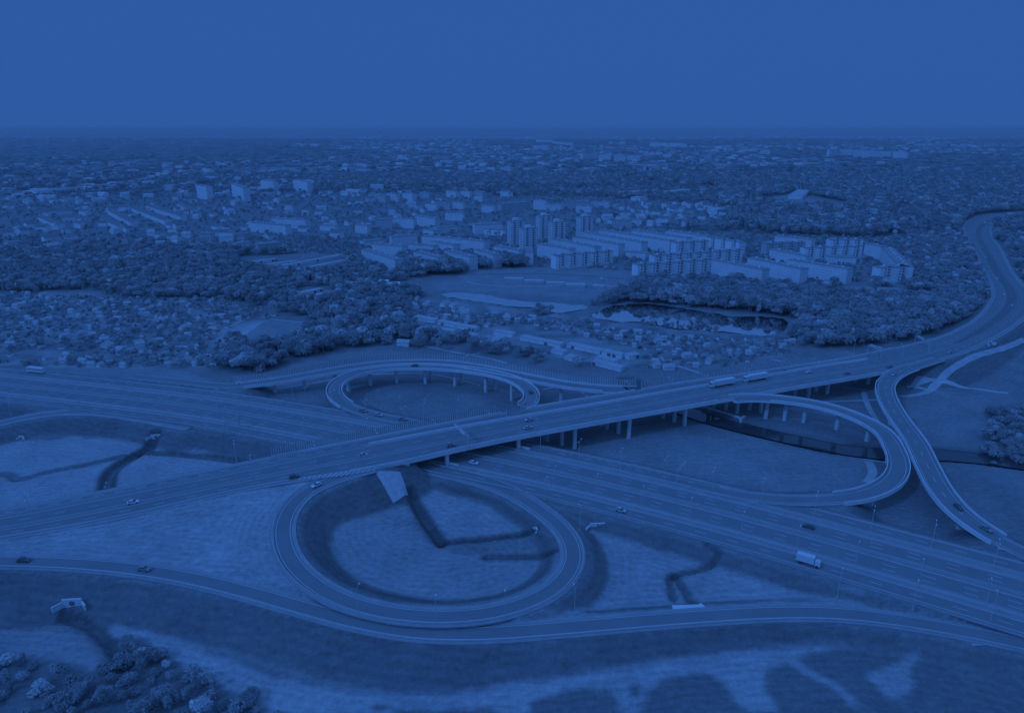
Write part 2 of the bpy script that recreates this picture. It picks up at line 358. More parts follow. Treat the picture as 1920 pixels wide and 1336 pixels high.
# land cover (albedo of what grows there)
slope = np.hypot(*np.gradient(GZ, YS, XS)).ravel()
cov = np.full(len(gx), .30)
WX = (vnoise(gx, gy, 9, 41) - .5) * 26 + (vnoise(gx, gy, 3, 42) - .5) * 14; WY = (vnoise(gx, gy, 9, 43) - .5) * 12 + (vnoise(gx, gy, 3, 44) - .5) * 8; WX *= np.clip(200 / np.maximum(gy, 100), 0, .6); WY *= np.clip(200 / np.maximum(gy, 100), 0, .6)
def cover(poly, v, z=None):
    global cov
    cov[inpoly(pxg + WX, pyg + WY, poly)] = v
cov[gy > 420] = .31
cover([(-400, 1400), (-400, 640), (440, 715), (620, 690), (1250, 700), (1900, 640), (2400, 700), (2400, 1400)], .31)      # rough grass round the junction
cover([(430, 712), (500, 690), (700, 650), (960, 690), (1250, 715), (1600, 655), (1600, 668), (1260, 722), (1000, 706), (800, 672), (600, 690)], .33)
cover([(-300, 850), (0, 832), (60, 824), (150, 818), (270, 826), (440, 858), (510, 868), (400, 888), (200, 920), (0, 958), (-300, 1010)], .475)
cover([(-400, 1060), (0, 1005), (200, 974), (600, 890), (545, 945), (520, 1000), (545, 1060), (650, 1130), (800, 1160), (960, 1160), (1050, 1140), (1060, 1165), (900, 1195), (600, 1160), (400, 1100), (200, 1060), (0, 1046), (-400, 1046)], .475)
cover([(1100, 992), (1150, 990), (1340, 1044), (1600, 1105), (1760, 1160), (1500, 1140), (1300, 1150), (1040, 1165), (1100, 1100), (1130, 1040)], .465)
cover([(600, 960), (720, 935), (770, 950), (800, 1010), (850, 1040), (1060, 1030), (1050, 1080), (960, 1130), (820, 1145), (700, 1120), (620, 1060)], .41)
cover([(780, 918), (850, 925), (960, 965), (1000, 1000), (830, 1012)], .45)
cover([(1150, 795), (1400, 830), (1640, 865), (1640, 905), (1500, 930), (1300, 905), (1080, 850)], .345)
cover([(1690, 745), (1760, 730), (1850, 745), (1850, 800), (1780, 830), (1720, 800)], .345)
cover([(500, 730), (640, 705), (640, 735), (660, 765), (540, 750)], .33)
cover([(640, 735), (700, 705), (850, 700), (980, 735), (930, 770), (800, 785), (700, 770)], .315)
cover([(-300, 700), (0, 690), (100, 690), (160, 676), (300, 690), (420, 716), (300, 712), (100, 700)], .36)
# lower front ground: pale mown band with dark scrub
cover([(180, 1168), (280, 1180), (500, 1270), (700, 1300), (850, 1305), (1050, 1270), (1300, 1222), (1500, 1203), (1740, 1212), (1860, 1235), (1560, 1330), (1420, 1336), (1000, 1420), (700, 1420), (520, 1350), (400, 1290), (290, 1230)], .49)
cover([(0, 1184), (100, 1180), (150, 1195), (190, 1245), (180, 1262), (120, 1240), (60, 1235), (0, 1230)], .38)
for poly in ([(985, 1400), (988, 1318), (1010, 1305), (1100, 1288), (1140, 1292), (1172, 1340), (1190, 1400)], [(1430, 1273), (1445, 1246), (1475, 1243), (1540, 1282), (1613, 1340), (1680, 1400), (1480, 1400), (1458, 1336)],
             [(1190, 1400), (1200, 1336), (1215, 1290), (1262, 1266), (1345, 1262), (1362, 1288), (1408, 1340), (1440, 1400)], [(1175, 1283), (1198, 1279), (1208, 1296), (1182, 1302)],
             [(1490, 1229), (1590, 1213), (1735, 1222), (1700, 1240), (1625, 1268), (1650, 1292), (1692, 1312), (1720, 1400), (1690, 1400), (1640, 1335), (1570, 1288), (1512, 1246)],
             [(1705, 1255), (1755, 1224), (1860, 1232), (2300, 1300), (2300, 1450), (1700, 1450), (1696, 1312), (1726, 1290)], [(715, 1420), (745, 1326), (800, 1330), (930, 1326), (950, 1420)], [(700, 1318), (730, 1316), (735, 1326), (705, 1328)]):
    cover(poly, .25)
cover([(1620, 1268), (1690, 1242), (1738, 1214), (1772, 1222), (1704, 1254), (1718, 1290), (1674, 1310), (1650, 1290)], .46)
cover([(-80, 1236), (30, 1232), (110, 1240), (170, 1262), (195, 1240), (200, 1192), (260, 1195), (330, 1240), (420, 1290), (540, 1352), (-80, 1360)], .24)
cover([(1850, 765), (1925, 755), (2100, 650), (2100, 890), (1925, 885), (1840, 862)], .25)
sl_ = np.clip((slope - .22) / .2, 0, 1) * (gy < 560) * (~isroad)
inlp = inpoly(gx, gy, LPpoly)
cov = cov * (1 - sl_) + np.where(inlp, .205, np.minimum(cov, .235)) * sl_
# far fields and meadow clearings
for poly in ([(780, 540), (860, 545), (1100, 560), (1180, 545), (1130, 530), (960, 515), (820, 530)], [(405, 640), (420, 615), (480, 600), (590, 605), (570, 640), (470, 660)], [(70, 548), (190, 545), (190, 556), (90, 560)], [(840, 505), (1000, 500), (1190, 505), (1180, 540), (1000, 545), (870, 525)],
             [(1380, 378), (1480, 365), (1560, 378), (1620, 390), (1500, 392)], [(100, 304), (104, 304), (104, 305)], [(1190, 500), (1240, 530), (1190, 540)]):
    cover(poly, .37)
cov = np.where(gy < 1500, blur(cov, 1), cov)
WX2 = WX; WX = WX * .3; WY = WY * .3
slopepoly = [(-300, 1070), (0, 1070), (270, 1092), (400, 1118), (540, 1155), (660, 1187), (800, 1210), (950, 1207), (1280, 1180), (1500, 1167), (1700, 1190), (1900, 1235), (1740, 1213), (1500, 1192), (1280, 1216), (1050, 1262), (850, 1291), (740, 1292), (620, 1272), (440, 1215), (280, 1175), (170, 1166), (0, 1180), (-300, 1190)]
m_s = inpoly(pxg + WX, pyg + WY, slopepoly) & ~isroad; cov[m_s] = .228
for k, f in DIT: cov[k] = cov[k] * (1 - np.clip(f * 4, 0, 1) * .36)
cov[k_can] = cov[k_can] * (1 - f_can * .22)
cov *= 1 + (vnoise(gx, gy, 38, 5) - .5) * .12 * near_
mg = inpoly(pxg, pyg, [(-60, 548), (420, 560), (520, 590), (420, 650), (400, 690), (160, 690), (-60, 684)]) | inpoly(pxg, pyg, [(760, 560), (840, 565), (1060, 590), (1300, 620), (1490, 640), (1470, 668), (1200, 690), (960, 660), (780, 620)])
cov = np.where(mg, cov * (1 + (vnoise(gx, gy, 10, 51) - .5) * .7) * 1.12, cov)
cov *= .80
farm = np.clip((gy - 3200) / 3000, 0, 1)
dist = np.full(len(gx), 60.0)
for P, hw, mk in CORR[:3] + CORR[-1:]:
    P_, H_ = dense(P, hw, mk); k = np.where((gx > P_[:, 0].min() - 60) & (gx < P_[:, 0].max() + 60) & (gy > P_[:, 1].min() - 60) & (gy < P_[:, 1].max() + 60))[0]
    i, d = nearest(P_, gx[k], gy[k]); dist[k] = np.minimum(dist[k], d - H_[i])
me = bpy.data.meshes.new('ground')
idx = np.arange(NX * NY).reshape(NY, NX)
quads = np.stack([idx[:-1, :-1], idx[:-1, 1:], idx[1:, 1:], idx[1:, :-1]], -1).reshape(-1, 4)
me.vertices.add(NX * NY); me.vertices.foreach_set('co', np.column_stack([gx, gy, gz]).ravel())
me.loops.add(quads.size); me.loops.foreach_set('vertex_index', quads.ravel().astype(np.int32))
me.polygons.add(len(quads)); me.polygons.foreach_set('loop_start', np.arange(0, quads.size, 4, dtype=np.int32)); me.polygons.foreach_set('loop_total', np.full(len(quads), 4, np.int32))
me.polygons.foreach_set('use_smooth', np.ones(len(quads), bool)); me.update(calc_edges=True)
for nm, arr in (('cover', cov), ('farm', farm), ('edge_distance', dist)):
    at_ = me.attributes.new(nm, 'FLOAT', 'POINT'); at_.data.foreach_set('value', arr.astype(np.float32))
ground = link('ground', me); tag(ground, kind='structure')
gm = bpy.data.materials.new('meadow'); gm.use_nodes = True; t = gm.node_tree; bs = t.nodes['Principled BSDF']; bs.inputs['Roughness'].default_value = .95; bs.inputs['Specular IOR Level'].default_value = .05
N = t.nodes.new; Lk = t.links.new
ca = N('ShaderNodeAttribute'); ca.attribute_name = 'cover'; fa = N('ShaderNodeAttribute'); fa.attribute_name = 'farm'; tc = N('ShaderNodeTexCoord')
def noise(scale, detail=4, stretch=None, rough=.6):
    n = N('ShaderNodeTexNoise'); n.inputs['Scale'].default_value = scale; n.inputs['Detail'].default_value = detail; n.inputs['Roughness'].default_value = rough
    if stretch:
        mp = N('ShaderNodeMapping'); mp.inputs['Scale'].default_value = stretch; mp.inputs['Rotation'].default_value = (0, 0, .45); Lk(tc.outputs['Object'], mp.inputs[0]); Lk(mp.outputs[0], n.inputs['Vector'])
    else: Lk(tc.outputs['Object'], n.inputs['Vector'])
    return n.outputs[0]
def mth(op, a, b=None, c=None):
    n = N('ShaderNodeMath'); n.operation = op
    for i, v in enumerate((a, b, c)):
        if v is None: continue
        if isinstance(v, (int, float)): n.inputs[i].default_value = v
        else: Lk(v, n.inputs[i])
    return n.outputs[0]
n1 = noise(.45, 9, rough=.85); n2 = noise(.05, 5); n3 = noise(.12, 6, (1, 5.5, 1), .7); n4 = noise(.0011, 6, (1, 2.2, 1), .62)
f = mth('ADD', mth('MULTIPLY', mth('SUBTRACT', n1, .5), 1.6), mth('MULTIPLY', mth('SUBTRACT', n2, .5), .6))
f = mth('ADD', f, mth('MULTIPLY', mth('SUBTRACT', n3, .5), .6))
ea = N('ShaderNodeAttribute'); ea.attribute_name = 'edge_distance'
mow = mth('SINE', mth('ADD', mth('MULTIPLY', ea.outputs['Fac'], 2.1), mth('MULTIPLY', n2, 16.0)))
f = mth('ADD', f, mth('MULTIPLY', mth('MULTIPLY', mow, .05), mth('LESS_THAN', ea.outputs['Fac'], 34.0)))
near_f = mth('SUBTRACT', 1.0, fa.outputs['Fac'])
f = mth('MULTIPLY', f, near_f)
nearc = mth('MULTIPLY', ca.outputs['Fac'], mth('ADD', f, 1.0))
vor = N('ShaderNodeTexVoronoi'); vor.inputs['Scale'].default_value = .0022; mp = N('ShaderNodeMapping'); mp.inputs['Scale'].default_value = (1, .55, 1); Lk(tc.outputs['Object'], mp.inputs[0]); Lk(mp.outputs[0], vor.inputs['Vector'])
sp = N('ShaderNodeSeparateColor'); Lk(vor.outputs['Color'], sp.inputs[0])
fld = mth('MULTIPLY', mth('GREATER_THAN', sp.outputs[0], .55), mth('GREATER_THAN', n4, .53))
n5 = noise(.02, 4)
farc = mth('ADD', mth('ADD', .31, mth('MULTIPLY', fld, .17)), mth('MULTIPLY', mth('SUBTRACT', n5, .5), .12))
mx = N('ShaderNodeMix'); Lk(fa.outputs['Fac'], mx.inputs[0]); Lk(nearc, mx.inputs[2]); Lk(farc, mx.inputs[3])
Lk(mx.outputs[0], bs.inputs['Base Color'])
bp = N('ShaderNodeBump'); bp.inputs['Strength'].default_value = .35; bp.inputs['Distance'].default_value = .4; Lk(mth('ADD', n1, n3), bp.inputs['Height']); Lk(bp.outputs[0], bs.inputs['Normal'])
me.materials.append(gm)

# water sheets
for nm, poly in PONDS:
    P = catmull([at(x, y, -.25) for x, y in poly] + [at(*poly[0], -.25)], 6.0)[:-1]
    b = MB(); jit = [(p[0] + rng.uniform(-2.5, 2.5), p[1] + rng.uniform(-2.5, 2.5), -.25) for p in P]
    b.quadv(jit); o = b.build('pond_water', WATERM); tag(o, kind='structure')
cn = catmull([at(*p, -1.1) for p in [(1180, 715), (1240, 748), (1330, 783), (1420, 806), (1500, 824), (1570, 838), (1650, 848), (1760, 850), (1850, 858), (2000, 880)]], 4)
tt = np.gradient(cn[:, :2], axis=0); tt /= np.hypot(tt[:, 0], tt[:, 1])[:, None]
b = MB(); b.strip([[(p[0] - t_[1] * q, p[1] + t_[0] * q, -1.1) for q in (-7.5, 7.5)] for p, t_ in zip(cn, tt)][::-1]); tag(b.build('canal_water', WATERC), kind='structure')
# ------------------------------------------------------------------ road surfaces
def rng_s(ln, s0, s1):
    q = [s for s in ln.s if s0 < s < s1]; return [s0] + q + [s1]
def ribbon(b, ln, lo, hi, s0=None, s1=None, dz=0.0, th=0.0, m=0, qs=None):
    s0 = 0 if s0 is None else max(0, s0); s1 = ln.L if s1 is None else min(ln.L, s1)
    if s1 - s0 < .5: return
    secs = []
    for q in (qs or rng_s(ln, s0, s1)):
        a, _ = ln.at_s(q, ln.off_at(lo, q)); c, _ = ln.at_s(q, ln.off_at(hi, q)); z = a[2] + dz
        if th: secs.append([(a[0], a[1], z), (a[0], a[1], z - th), (c[0], c[1], z - th), (c[0], c[1], z)])
        else: secs.append([(c[0], c[1], z), (a[0], a[1], z)])
    b.strip(secs, m, closed=bool(th))
def line(b, ln, off, wd=.3, s0=None, s1=None, dz=.016):
    o = np.asarray(off) * np.ones(len(ln.s)); ribbon(b, ln, o - wd / 2, o + wd / 2, s0, s1, dz)
def dashes(b, ln, off, dash=4.0, period=12.0, s0=0, s1=None, wd=.26, dz=.016):
    s1 = ln.L if s1 is None else s1; q = s0
    while q < s1 - dash:
        o = ln.off_at(off, q + dash / 2); ribbon(b, ln, o - wd / 2, o + wd / 2, q, q + dash, dz, qs=[q, q + dash / 2, q + dash]); q += period
def structure(name, b, mats, parent=None):
    o = b.build(name, mats, parent)
    return tag(o, kind='structure') if parent is None else o
# motorway
b = MB(); ribbon(b, A, -22.6, 22.6, dz=-.12, th=.5); mw = structure('motorway_verge', b, SHOULD)
b = MB()
for lo, hi in ((-21.6, -14.6), (-11.8, -1.3), (1.3, 10.9), (14.4, 21.6)): ribbon(b, A, lo, hi, th=.25)
mroad = structure('motorway', b, ASPH)
b = MB()
for lo, hi in ((8.9, 10.7), (-11.7, -9.4), (1.35, 2.0), (-2.0, -1.35)): ribbon(b, A, lo, hi, dz=.005)
b.build('hard_shoulder', ASPH2, mroad)
b = MB()
for o in (-21.2, -15.0, -11.2, -1.7, 1.7, 10.3, 14.8): line(b, A, o, .3)
s_m, _ = A.snear(1200, 885); line(b, A, 21.2, .3, 0, None)
for o in (-8.1, -4.9, 4.7, 7.6): dashes(b, A, o, s0=(3 if o > 0 else 8))
for o in (-18.1, 18.0): dashes(b, A, o, s0=5)
dashes(b, A, 20.0, 2.0, 4.5, s0=A.snear(1000, 836)[0], s1=A.snear(1270, 892)[0])
dashes(b, A, -20.4, 2.0, 4.5, s0=A.snear(330, 800)[0], s1=A.snear(620, 850)[0])
for q0 in (A.snear(62, 702)[0], A.snear(165, 715)[0], A.snear(280, 729)[0]):       # chevron bars
    for j in range(11):
        q = q0 + j * 2.6; p1, _ = A.at_s(q, 10.9); p2, _ = A.at_s(q + 3.0, 14.2); d = .35
        b.quadv([(p1[0], p1[1], 6.02 - .1), (p1[0] + d * 2, p1[1], 5.92), (p2[0] + d * 2, p2[1], 5.92), (p2[0], p2[1], 5.92)])
b.build('road_marking', MARK, mroad)
# expressway, on earth and on its viaduct
def bsurf(b, s0, s1, dz, th): ribbon(b, B, BL3, BL0, s0, s1, dz, th)
b = MB(); ribbon(b, B, BL3 - 1.6, BL0 + 1.6, 0, sB0, -.12, .5); ribbon(b, B, BL3 - 1.6, BL0 + 1.6, sB1, None, -.12, .5); structure('expressway_verge', b, SHOULD)
b = MB(); bsurf(b, 0, sB0 - .01, 0, .3); bsurf(b, sB1 + .01, None, 0, .3); broad = structure('expressway', b, ASPH)
def bmarks(b, s0, s1):
    line(b, B, BL3 + 1.5, .3, s0, s1); line(b, B, BL0 - 1.2, .25, s0, s1); line(b, B, -.9, .28, s0, s1); line(b, B, .9, .28, s0, s1)
    a1, _ = B.snear(1620, 675)
    line(b, B, BL1 - 1.2, .25, s0, min(s1, a1)); line(b, B, BL1 + 1.0, .25, s0, min(s1, a1))
    q0 = math.ceil(s0 / 12) * 12
    dashes(b, B, BL3 * .52, s0=q0, s1=s1, wd=.26); dashes(b, B, BL1 * .5, s0=q0, s1=s1, wd=.26)
    dashes(b, B, BL1 * .5 + BL0 * .5, 4, 8, s0=q0, s1=min(s1, B.snear(700, 830)[0]), wd=.4)
b = MB(); ribbon(b, B, BL3 + .05, BL3 + 1.5, 0, None, .005); ribbon(b, B, BL0 - 1.2, BL0 - .05, 0, None, .005); ribbon(b, B, -.9, .9, 0, None, .005); ribbon(b, B, BL1 - 1.2, BL1 + 1.0, 0, B.snear(1626, 674)[0], .005); b.build('hard_shoulder', ASPH2, broad)
b = MB(); bmarks(b, 0, sB0 - .1); bmarks(b, sB1 + .1, B.L)
sc0, _ = B.snear(560, 884); 
for j in range(16):                                                          # hatched nose where the loop leaves
    q = sc0 + j * 2.1; wd = min(.9 + j * .28, 3.4); o = B.off_at(BL3, q) - .2
    p1, _ = B.at_s(q, o + 1.4); p2, _ = B.at_s(q - wd * .9, o + 1.4 - wd); b.quadv([(p1[0], p1[1], p1[2] + .03), (p1[0] + .9, p1[1], p1[2] + .03), (p2[0] + .9, p2[1], p1[2] + .03), (p2[0], p2[1], p1[2] + .03)])
b.build('road_marking', MARK, broad)
GRASSD = mat('median_grass', .19, .2, .3)
b = MB(); q0 = B.snear(1770, 651)[0]; hwm = np.interp(B.s, [q0, q0 + 60, q0 + 260, B.L - 120, B.L], [.3, 2.2, 4.0, 3.0, .6]); ribbon(b, B, -hwm, hwm, q0, B.L - 60, .05, .1); structure('median_verge', b, GRASSD)
# ramps on earth
def ramp(name, ln, ranges, hw=3.1, sh=4.4, vname=None):
    b = MB()
    for s0, s1 in ranges: ribbon(b, ln, -sh, sh, s0, s1, -.14, .5)
    structure('ramp_verge', b, SHOULD)
    b = MB()
    for s0, s1 in ranges: ribbon(b, ln, -hw, hw, s0, s1, -.03, .3)
    r = structure(name, b, ASPH); b = MB()
    for s0, s1 in ranges: line(b, ln, -hw + .5, .24, s0, s1, -.012); line(b, ln, hw - .5, .24, s0, s1, -.012)
    b.build('road_marking', MARK, r); return r
ramp('slip_road', RC, [(0, RC.L)], 3.0, 4.4)
ramp('loop_road', LP, [(0, sLPend)], 3.0, 4.6)
ramp('slip_road', RW, [(0, RW.L)], 1.9, 4.6); ramp('slip_road', R1, [(0, sR1a)]); ramp('loop_road', L2, [(sL2b, L2.L)]); ramp('loop_road', RD, [(sRDb, RD.L)]); ramp('slip_road', RE, [(0, sREa), (sREb, RE.L)])

# ------------------------------------------------------------------ bridges
def deck_mb(ln, lo, hi, s0, s1, over=2.2, th=1.7, edge=.8):
    b = MB(); secs = []
    for q in rng_s(ln, s0, s1):
        l = ln.off_at(lo, q) - .35; h = ln.off_at(hi, q) + .35; z = ln.at_s(q)[0][2] - .06; sec = []
        ov = min(over, (h - l) * .25)
        for o, dz in ((l, 0), (l, -edge), (l + ov, -edge - .3), (l + ov + .4, -th), (h - ov - .4, -th), (h - ov, -edge - .3), (h, -edge), (h, 0)):
            p, _ = ln.at_s(q, o); sec.append((p[0], p[1], z + dz))
        secs.append(sec)
    b.strip(secs, 0, closed=True); return b
def parapet_mb(ln, off, s0, s1, h=1.0, th=.34, dz=0.0):
    b = MB(); o = np.asarray(off) * np.ones(len(ln.s)); ribbon(b, ln, o - th / 2, o + th / 2, s0, s1, h + dz, h + .02); return b
def pier_mb(h, wx=1.7, wy=1.7):
    b = MB(); c = .35
    def sec(z, k): return [(x * k, y * k, z) for x, y in ((-wx/2 + c, -wy/2), (wx/2 - c, -wy/2), (wx/2, -wy/2 + c), (wx/2, wy/2 - c), (wx/2 - c, wy/2), (-wx/2 + c, wy/2), (-wx/2, wy/2 - c), (-wx/2, -wy/2 + c))]
    b.strip([sec(-h, 1), sec(-.9, 1), sec(0, 1.25)], 0, closed=True); return b
def pier(parent, ln, px, py, zdeck_off=1.7, wx=1.7, wy=1.7, z=0.0):
    x, y, _ = at(px, py, z); s, o, zz = ln.near(x, y); top = zz - zdeck_off; gzv = ground_z(x, y)
    k = pier_mb(top - gzv + .5, wx, wy).build('pier', CONC, parent); k.location = (x, y, top); k.rotation_euler = (0, 0, ln.at_s(s)[1]); return k
def abutment(parent, ln, lo, hi, s, back, front=1.2, low=None):
    """block under the end of a deck; back<0: towards smaller s"""
    a, an = ln.at_s(s, (ln.off_at(lo, s) + ln.off_at(hi, s)) / 2); wd = ln.off_at(hi, s) - ln.off_at(lo, s) - .5
    c = (back + front) / 2; x = a[0] + math.cos(an) * c; y = a[1] + math.sin(an) * c; g = min(ground_z(x, y), 0) - 1 if low is None else low
    b = MB(); b.box(x, y, g, abs(back - front), wd, a[2] - 1.0 - g, an); return b.build('abutment', CONC, parent)
via = empty('viaduct', B.at_s((sB0 + sB1) / 2)[0][:2].tolist() + [0]); tag(via, 'long concrete viaduct carrying the wide expressway diagonally over the motorway', 'viaduct')
def place(o, parent):     # parts are modelled in world coordinates; parent without moving them
    pass
def sub(b, name, m, parent):
    """build in world coordinates under a parent that stands at its own base"""
    px, py, pz = parent.location
    b.v = [(x - px, y - py, z - pz) for x, y, z in b.v]; return b.build(name, m, parent)
sub(deck_mb(B, BL3, BL0, sB0, sB1, 2.6, 2.1, 1.15), 'deck', CONC, via)
b = MB(); bsurf(b, sB0, sB1, 0, .05); rs = sub(b, 'road_surface', ASPH, via)
b = MB(); bmarks(b, sB0, sB1)
sub(b, 'road_marking', MARK, via)
j0, _ = B.snear(940, 776); j1, _ = B.snear(992, 765); j2, _ = B.snear(1190, 732); d0, _ = B.snear(1345, 752); d1, _ = B.snear(1424, 738.5)
for off, a_, c_, h_ in ((BL3 - .1, sB0 - 22, d0, 1.15), (BL3 - .1, d1, B.snear(1645, 700)[0], 1.15), (BL0 - .2, j1, j2, 1.0), (BL1 - .75, sB0 - 10, B.snear(1626, 674)[0], 1.15), (BL1 + .55, sB0 - 10, B.snear(1626, 674)[0], 1.0), (BL0 - .15, sB0 - 40, j0, .8), (BL0 - .15, j2 + 25, sB1, .8)):
    sub(parapet_mb(B, off, a_, c_, h_), 'parapet', CONC, via)
def vpier(px, py, z=0.0, wx=1.8, wy=1.8):
    x, y, _ = at(px, py, z); s, o, zz = B.near(x, y); lo = B.off_at(BL3, s) + 1.6; hi = B.off_at(BL0, s) - 1.6; o = min(max(o, lo), hi)
    p, an = B.at_s(s, o); gzv = ground_z(p[0], p[1]); k = pier_mb(p[2] - 1.9 - gzv + .4, wx, wy).build('pier', CONC, via)
    k.location = (p[0] - via.location[0], p[1] - via.location[1], p[2] - 1.9); k.rotation_euler = (0, 0, an); return s
for p in ((840, 872, 6), (972, 839, 6), (1026, 826), (1053, 834), (1077, 839), (1129, 800), (1138, 804.6), (1159, 812), (1178.5, 820), (1235, 778), (1243, 783), (1264, 790), (1283, 797), (1330, 759), (1339, 763), (1361, 769), (1381.5, 775),
          (1405, 768), (1426, 773), (1530, 734), (1550, 738.5), (1605, 715), (1627, 720), (1490, 741), (1515, 744)): vpier(*p)
abutment(via, B, BL3, BL0, sB0, -1.5, 3.0).location = (-via.location[0], -via.location[1], 0)
abutment(via, B, BL3, BL0, sB1, 2.0, -2.0).location = (-via.location[0], -via.location[1], 0)
# wing wall on the near side of the left abutment
b = MB(); w0, _ = B.snear(702, 882); secs = []
for q in (w0, (w0 + sB0) / 2, sB0 + 2.9):
    p1, _ = B.at_s(q, B.off_at(BL3, q) - .35); p2, _ = B.at_s(q, B.off_at(BL3, q) + .5)
    secs.append([(p1[0], p1[1], p1[2] - .5), (p1[0], p1[1], 0), (p2[0], p2[1], 0), (p2[0], p2[1], p1[2] - .5)])
b.strip(secs, 0, closed=True); sub(b, 'wing_wall', CONC, via)
def drape(corners, nm, m, dz=.14, n=14, kind='structure'):
    """bilinear patch laid over the ground"""
    c = [np.array(p[:2]) for p in corners]; b = MB(); S = []
    for i in range(n + 1):
        u = i / n; S.append([])
        for j in range(n + 1):
            v = j / n; p = (c[0] * (1 - v) + c[1] * v) * (1 - u) + (c[3] * (1 - v) + c[2] * v) * u; S[-1].append((p[0], p[1], ground_z(*p) + dz))
    b.strip(S); o = b.build(nm, m); return tag(o, kind=kind)
drape([at(703, 884, 12), at(752, 906, 5), at(766, 934, 2.8), at(738, 948, 2.8)], 'paved_slope', PAVER, .3)
drape([at(1722, 692, 9.5), at(1748, 702, 7), at(1772, 722, 0), at(1700, 728, 0)], 'paved_slope', PAVER, .3)
drape([at(1560, 946, 6), at(1578, 944, 5), at(1598, 966, 0), at(1590, 966, 1)], 'paved_slope', PAVER, .3)
drape([at(1862, 1030, 4), at(1888, 1032, 5), at(1900, 1042, 5.2), at(1868, 1042, 4)], 'paved_slope', PAVER, .3)

def ramp_bridge(label, ln, s0, s1, hw=4.2, sides=((-1, None, None), (1, None, None)), piers=(), ends=(), phw=1.0):
    c = ln.at_s((s0 + s1) / 2)[0]; o = tag(empty('ramp_bridge', (c[0], c[1], 0)), label, 'bridge')
    sub(deck_mb(ln, -hw, hw, s0, s1, 1.8, 1.5), 'deck', CONC, o)
    b = MB(); ribbon(b, ln, -hw, hw, s0, s1, -.03, .04); sub(b, 'road_surface', ASPH, o)
    b = MB(); line(b, ln, -hw + 1.3, .22, s0, s1, -.012); line(b, ln, hw - 1.3, .22, s0, s1, -.012); dashes(b, ln, .2, s0=s0, s1=s1, dz=-.012) if hw > 4.4 else None
    sub(b, 'road_marking', MARK, o)
    for sd_, a_, c_ in sides: sub(parapet_mb(ln, sd_ * (hw + .15), s0 if a_ is None else a_, s1 if c_ is None else c_, phw), 'parapet', CONC, o)
    for p in piers:
        z = p[2] if len(p) > 2 else 0.0; x, y, _ = at(p[0], p[1], z); s, off, zz = ln.near(x, y); off = max(-hw + 1.6, min(hw - 1.6, off)); q, an = ln.at_s(s, off)
        k = pier_mb(zz - 1.55 - ground_z(q[0], q[1]) + .4, 1.9, 2.1).build('pier', CONC, o); k.location = (q[0] - c[0], q[1] - c[1], zz - 1.55); k.rotation_euler = (0, 0, an)
    for s_, bk, fr in ends: abutment(o, ln, -hw, hw, s_, bk, fr).location = (-c[0], -c[1], 0)
    return o
ramp_bridge('outer ramp bridge with a striped noise barrier along its far edge', R1, sR1a, R1.snear(1171, 731)[0], 4.2, ((-1, None, R1.snear(1130, 731)[0]), (1, None, None)),
            [(516, 736), (572, 727), (626, 712), (1057, 752), (811, 706), (692, 700), (871, 713), (931, 728), (745, 704), (1129, 745)], [(sR1a, -4, 1.0)])
ramp_bridge('small oval loop bridge on tall pillars, inside the outer ramp', L2, L2.snear(985, 760)[0], sL2b, 4.1, ((1, None, None), (-1, L2.snear(998, 745)[0], None)),
            [(650, 731), (691, 719), (745, 713), (801.5, 713), (855, 721.5), (911, 734), (960, 750), (638, 757, 3)], [(sL2b, 4, -1.0)])
ramp_bridge('curved loop bridge swinging round the right-hand meadow down to the motorway', RD, RD.snear(1375, 748)[0], sRDb, 4.2, ((-1, RD.snear(1440, 744)[0], None), (1, None, None)),
            [(1431, 777), (1468, 772), (1506, 781), (1580, 798), (1636, 824), (1664, 868), (1632, 946)], [(sRDb, 5, -1.0)])
ramp_bridge('long two-lane ramp bridge at the right edge, curving beside the loop bridge', RE, sREa, sREb, 4.7, ((-1, RE.snear(1650, 715)[0], None), (1, RE.snear(1690, 705)[0], None)),
            [(1650, 745), (1669, 795), (1687, 825), (1706, 862), (1726, 897), (1768, 948), (1809, 991), (1845, 1014)], [(sREb, 5, -1.0)])

